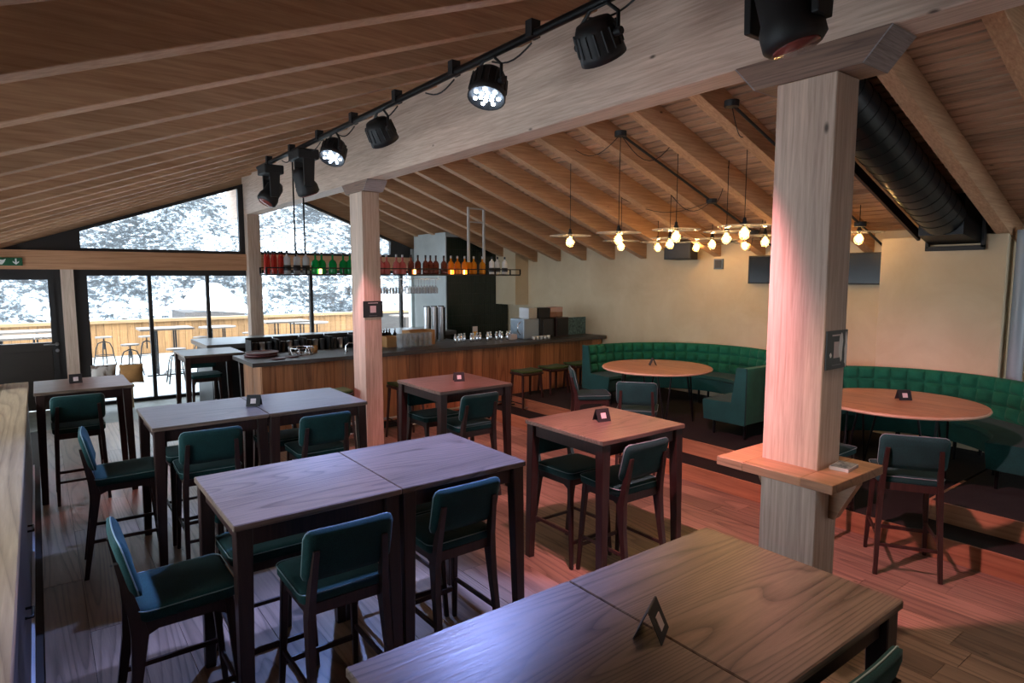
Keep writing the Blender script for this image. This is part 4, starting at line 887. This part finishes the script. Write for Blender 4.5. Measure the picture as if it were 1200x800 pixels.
# cushions and bench by the glazing
bn = empty('window_bench', (0.95, 12.75, 0), 0, 'low wooden bench under the cushions by the glazing', 'bench')
MB().box(-0.32, 0.32, -0.2, 0.2, 0.36, 0.40).build('seat_board', M['rustic'], bn); 
for s in (-1, 1): MB().box(s*0.28-0.02, s*0.28+0.02, -0.18, 0.18, 0, 0.36).build('leg', M['rustic'], bn)
def cushion(x, y, z, rz, mat, label, w=0.38):
    V = []; F = []; n = 10
    for s in (-1, 1):
        for j in range(n+1):
            for i in range(n+1):
                u, v = i/n*2-1, j/n*2-1; b = ((1-u*u)*(1-v*v))**0.45; k = 1-0.06*(1-abs(u))*(v*v)-0.0
                V.append((u*w/2*(1-0.06*(1-v*v)), s*0.085*b, (v*w/2*(1-0.06*(1-u*u)))+w/2))
    o2 = (n+1)**2
    for j in range(n):
        for i in range(n): a = j*(n+1)+i; q = (a, a+1, a+n+2, a+n+1); F.append(q); F.append(tuple(o2+k for k in q[::-1]))
    mb = MB(); mb.add(V, F, True); o = mb.build('cushion', mat, loc=(x, y, z), rot=(0.25, 0, rz)); tag(o, label, 'cushion')
cushion(0.84, 12.78, 0.405, 0.1, M['hide'], 'cow hide patterned cushion leaning by the glazing'); cushion(1.26, 12.72, 0.405, -0.2, M['tan'], 'tan cushion leaning beside the cow hide cushion', 0.36)

# ------------------------------------------------------------------ terrace furniture
def hoop_stool(x, y, label, rz=0.0):
    e = empty('hoop_stool', (x, y, -0.03), rz, label, 'stool', 'metal hoop stools on the terrace')
    MB().cyl((0, 0, 0.72), (0, 0, 0.75), 0.19, 20).build('seat', M['outtop'], e); MB().cyl((0, 0, 0.42), (0, 0, 0.72), 0.016, 8).build('screw_post', M['black'], e)
    for a in (0, PI/2):
        c, s = math.cos(a), math.sin(a); pts = []
        for t, zz in ((-0.26, 0), (-0.2, 0.3), (-0.18, 0.45), (-0.13, 0.58), (0, 0.63), (0.13, 0.58), (0.18, 0.45), (0.2, 0.3), (0.26, 0)): pts.append((c*t, s*t, zz))
        MB().tube(pts, 0.014, 6).build('hoop_leg', M['black'], e)
    MB().tube([(math.cos(2*PI*k/20)*0.21, math.sin(2*PI*k/20)*0.21, 0.26) for k in range(20)], 0.011, 6, True).build('foot_ring', M['black'], e)
for x, y, lab in ((1.33, 19.3, 'dark hoop legged stool standing against the terrace parapet'), (1.66, 16.8, 'hoop legged stool beside the square terrace table'), (2.25, 18.9, 'hoop legged stool behind the square terrace table'),
                  (2.35, 15.2, 'hoop legged stool by the mullion outside the glazing'), (3.35, 17.8, 'hoop legged stool by the round terrace table'), (4.7, 18.4, 'hoop legged stool at the far round terrace table'), (2.85, 14.6, 'hoop legged stool close outside the pane behind the small high table')): hoop_stool(x, y, lab, x)
def out_table(x, y, w, dpt, z, label, rnd=False):
    e = empty('terrace_table', (x, y, -0.03), 0, label, 'table', 'terrace tables')
    if rnd: MB().cyl((0, 0, z-0.03), (0, 0, z), w, 32).build('tabletop', M['outtop'], e)
    else: MB().box(-w, w, -dpt, dpt, z-0.04, z).build('tabletop', M['outtop'], e)
    for sx in (-1, 1):
        for sy in (-1, 1): MB().cyl((sx*w*0.35, sy*w*0.25, 0.03), (sx*w*0.35, sy*w*0.25, z-0.03), 0.018, 8).build('leg', M['black'], e)
    MB().box(-w*0.75, w*0.75, -0.03, 0.03, 0.0, 0.03).build('foot', M['black'], e); MB().box(-0.03, 0.03, -w*0.6, w*0.6, 0.0, 0.03).build('foot', M['black'], e)
out_table(2.35, 16.5, 0.55, 0.4, 1.12, 'square high terrace table with pale top outside the glazing'); out_table(3.75, 17.8, 0.45, 0.4, 1.0, 'round terrace table behind the second mullion', True)
out_table(5.3, 17.2, 0.6, 0.45, 1.12, 'square terrace table outside the glazing behind the bar'); out_table(6.2, 17.9, 0.55, 0.4, 1.0, 'round terrace table behind the bar tap', True)
out_table(9.3, 17.4, 0.6, 0.45, 1.12, 'terrace table seen behind the cardboard boxes')
out_table(-0.35, 16.0, 0.75, 0.5, 1.10, 'long terrace table outside the glazed door'); out_table(-0.35, 17.6, 0.9, 0.4, 1.10, 'second long terrace table behind the one at the door')

# ------------------------------------------------------------------ stage lights on a truss pipe
TX, TZt = 2.50, 3.72
tk = empty('lighting_truss', (0, 0, 0), 0, 'black lighting pipe with cables hung under the rafters', 'truss')
MB().cyl((TX, -1.0, TZt), (TX, 9.0, TZt), 0.026, 12).build('pipe', M['black'], tk); MB().cyl((TX+0.05, -1.0, TZt+0.035), (TX+0.05, 9.0, TZt+0.035), 0.012, 8).build('power_cable', M['blackmat'], tk)
for k in range(11):
    y = -0.5+k*0.9
    MB().box(TX-0.035, TX+0.035, y-0.03, y+0.03, TZt-0.02, TZt+0.08).build('pipe_clamp', M['blackmat'], tk)
    pts = [(TX+0.03, y+0.05+0.06*t, TZt-0.03-0.05*math.sin(PI*t/7)) for t in range(8)]; MB().tube(pts, 0.006, 5).build('cable_loop', M['blackmat'], tk)
def spot(o, aim, power, col, size, blend=0.35, r=0.05):
    d = bpy.data.lights.new('spot_beam', 'SPOT'); d.energy = power; d.color = col; d.spot_size = math.radians(size); d.spot_blend = blend; d.shadow_soft_size = r; d.specular_factor = 0.4
    l = bpy.data.objects.new('spot_beam', d); COL.objects.link(l); l.location = o; l.rotation_euler = (Vector(aim)-Vector(o)).to_track_quat('-Z', 'Y').to_euler(); return l
def par(y, aim, led, label, beam=None, z=3.53, R=0.125):
    p = Vector((TX, y, z)); dr = (Vector(aim)-p).normalized()
    e = empty('par_light', p, 0, label, 'stage light', 'LED stage lights')
    q = dr.to_track_quat('-Z', 'Y').to_matrix().to_4x4()
    def part(mb, name, mat): o = mb.build(name, mat, e); o.matrix_local = q; return o
    part(MB().lathe([(0.0, 0.10), (R*0.75, 0.095), (R*0.95, 0.05), (R, -0.06), (R*1.03, -0.10), (R*0.97, -0.10), (R*0.95, -0.085), (0, -0.085)], 24), 'housing', M['blackmat'])
    for k in range(16):
        a = 2*PI*k/16; part(MB().box(-0.004, 0.004, R*0.94, R*1.03, -0.05, 0.05).v and MB().bar((math.cos(a)*R, math.sin(a)*R, -0.05), (math.cos(a)*R*0.95, math.sin(a)*R*0.95, 0.06), 0.008, 0.012), 'cooling_fin', M['blackmat'])
    lens = MB().lathe([(0.0, 0), (0.0145, 0), (0.012, -0.008), (0, -0.010)], 10).mesh('led_lens', led)
    cells = [(0, 0)]+[(0.042*math.cos(k*PI/3), 0.042*math.sin(k*PI/3)) for k in range(6)]+[(0.08*math.cos(k*2*PI/7), 0.08*math.sin(k*2*PI/7)) for k in range(7)]
    for cx, cy in cells:
        o = link('led_lens', lens, e); o.matrix_local = q @ Matrix.Translation((cx, cy, -0.086))
    up = TZt-z-0.02
    MB().tube([(0, -R-0.02, 0), (0, -R-0.02, up*0.6), (0, -R*0.5, up), (0, R*0.5, up), (0, R+0.02, up*0.6), (0, R+0.02, 0)], 0.011, 6).build('yoke', M['blackmat'], e)
    for s in (-1, 1): MB().cyl((0, s*(R-0.01), 0), (0, s*(R+0.045), 0), 0.02, 12).build('yoke_knob', M['blackmat'], e)
    if beam: spot(p+dr*0.13, p+dr*3, *beam)
def head(y, aim, label, beam=None):
    p = Vector((TX, y, TZt-0.12)); e = empty('moving_head', p, 0, label, 'stage light', 'moving head stage lights')
    MB().box(-0.12, 0.12, -0.17, 0.17, -0.04, 0.07).build('base_box', M['blackmat'], e, bevel=0.015)
    dr = (Vector(aim)-p).normalized(); c = Vector((0, 0, -0.27)); q = dr.to_track_quat('-Z', 'Y').to_matrix().to_4x4()
    for s in (-1, 1): MB().hexa([(-0.06, s*0.128, -0.03), (0.07, s*0.128, -0.03), (0.07, s*0.165, -0.03), (-0.06, s*0.165, -0.03), (-0.055, s*0.128, -0.33), (0.055, s*0.128, -0.33), (0.055, s*0.16, -0.33), (-0.055, s*0.16, -0.33)]).build('yoke_arm', M['blackmat'], e, bevel=0.006)
    o = MB().lathe([(0.0, 0.16), (0.075, 0.155), (0.105, 0.10), (0.108, -0.02), (0.125, -0.06), (0.125, -0.13), (0.105, -0.15), (0.0, -0.15)], 20).build('lamp_head', M['blackmat'], e); o.matrix_local = Matrix.Translation(c) @ q
    o = MB().lathe([(0.0, -0.151), (0.095, -0.151), (0.09, -0.158), (0, -0.162)], 20).build('lens', base('dark_red_lens', lin(120, 60, 56), 0.15), e); o.matrix_local = Matrix.Translation(c) @ q
    if beam: spot(p+c+dr*0.18, p+c+dr*3, *beam)
RED = (1.0, 0.36, 0.43); BLUE = (0.24, 0.40, 1.0)
head(8.45, (0.2, 8.0, 0), 'moving head lamp at the window end of the pipe', (80, RED, 34, 0.4)); head(7.2, (3.8, 7.4, 0.4), 'second moving head lamp from the window end', (90, RED, 50, 0.5))
par(6.30, (0.9, 4.9, 0), M['cool'], 'small lit LED spotlight with blue white lenses before the moving heads', (300, BLUE, 62, 0.6))
par(5.22, (4.6, 6.2, 0.5), M['redled'], 'dark LED spotlight turned toward the bar', (200, RED, 62, 0.6))
par(3.57, (1.25, 2.75, 0), M['cool'], 'large lit LED spotlight with blue white lenses on the pipe', (430, (0.31, 0.40, 1.0), 62, 0.45))
par(2.54, (5.2, 3.2, 0), M['redled'], 'LED spotlight with warm red lenses turned to the booths', (340, RED, 80, 0.6))
head(1.46, (3.0, 0.6, 0), 'moving head lamp with reddish lens above the shelf post', (62, (1.0, 0.70, 0.54), 84, 0.7))
bpy.context.view_layer.update()
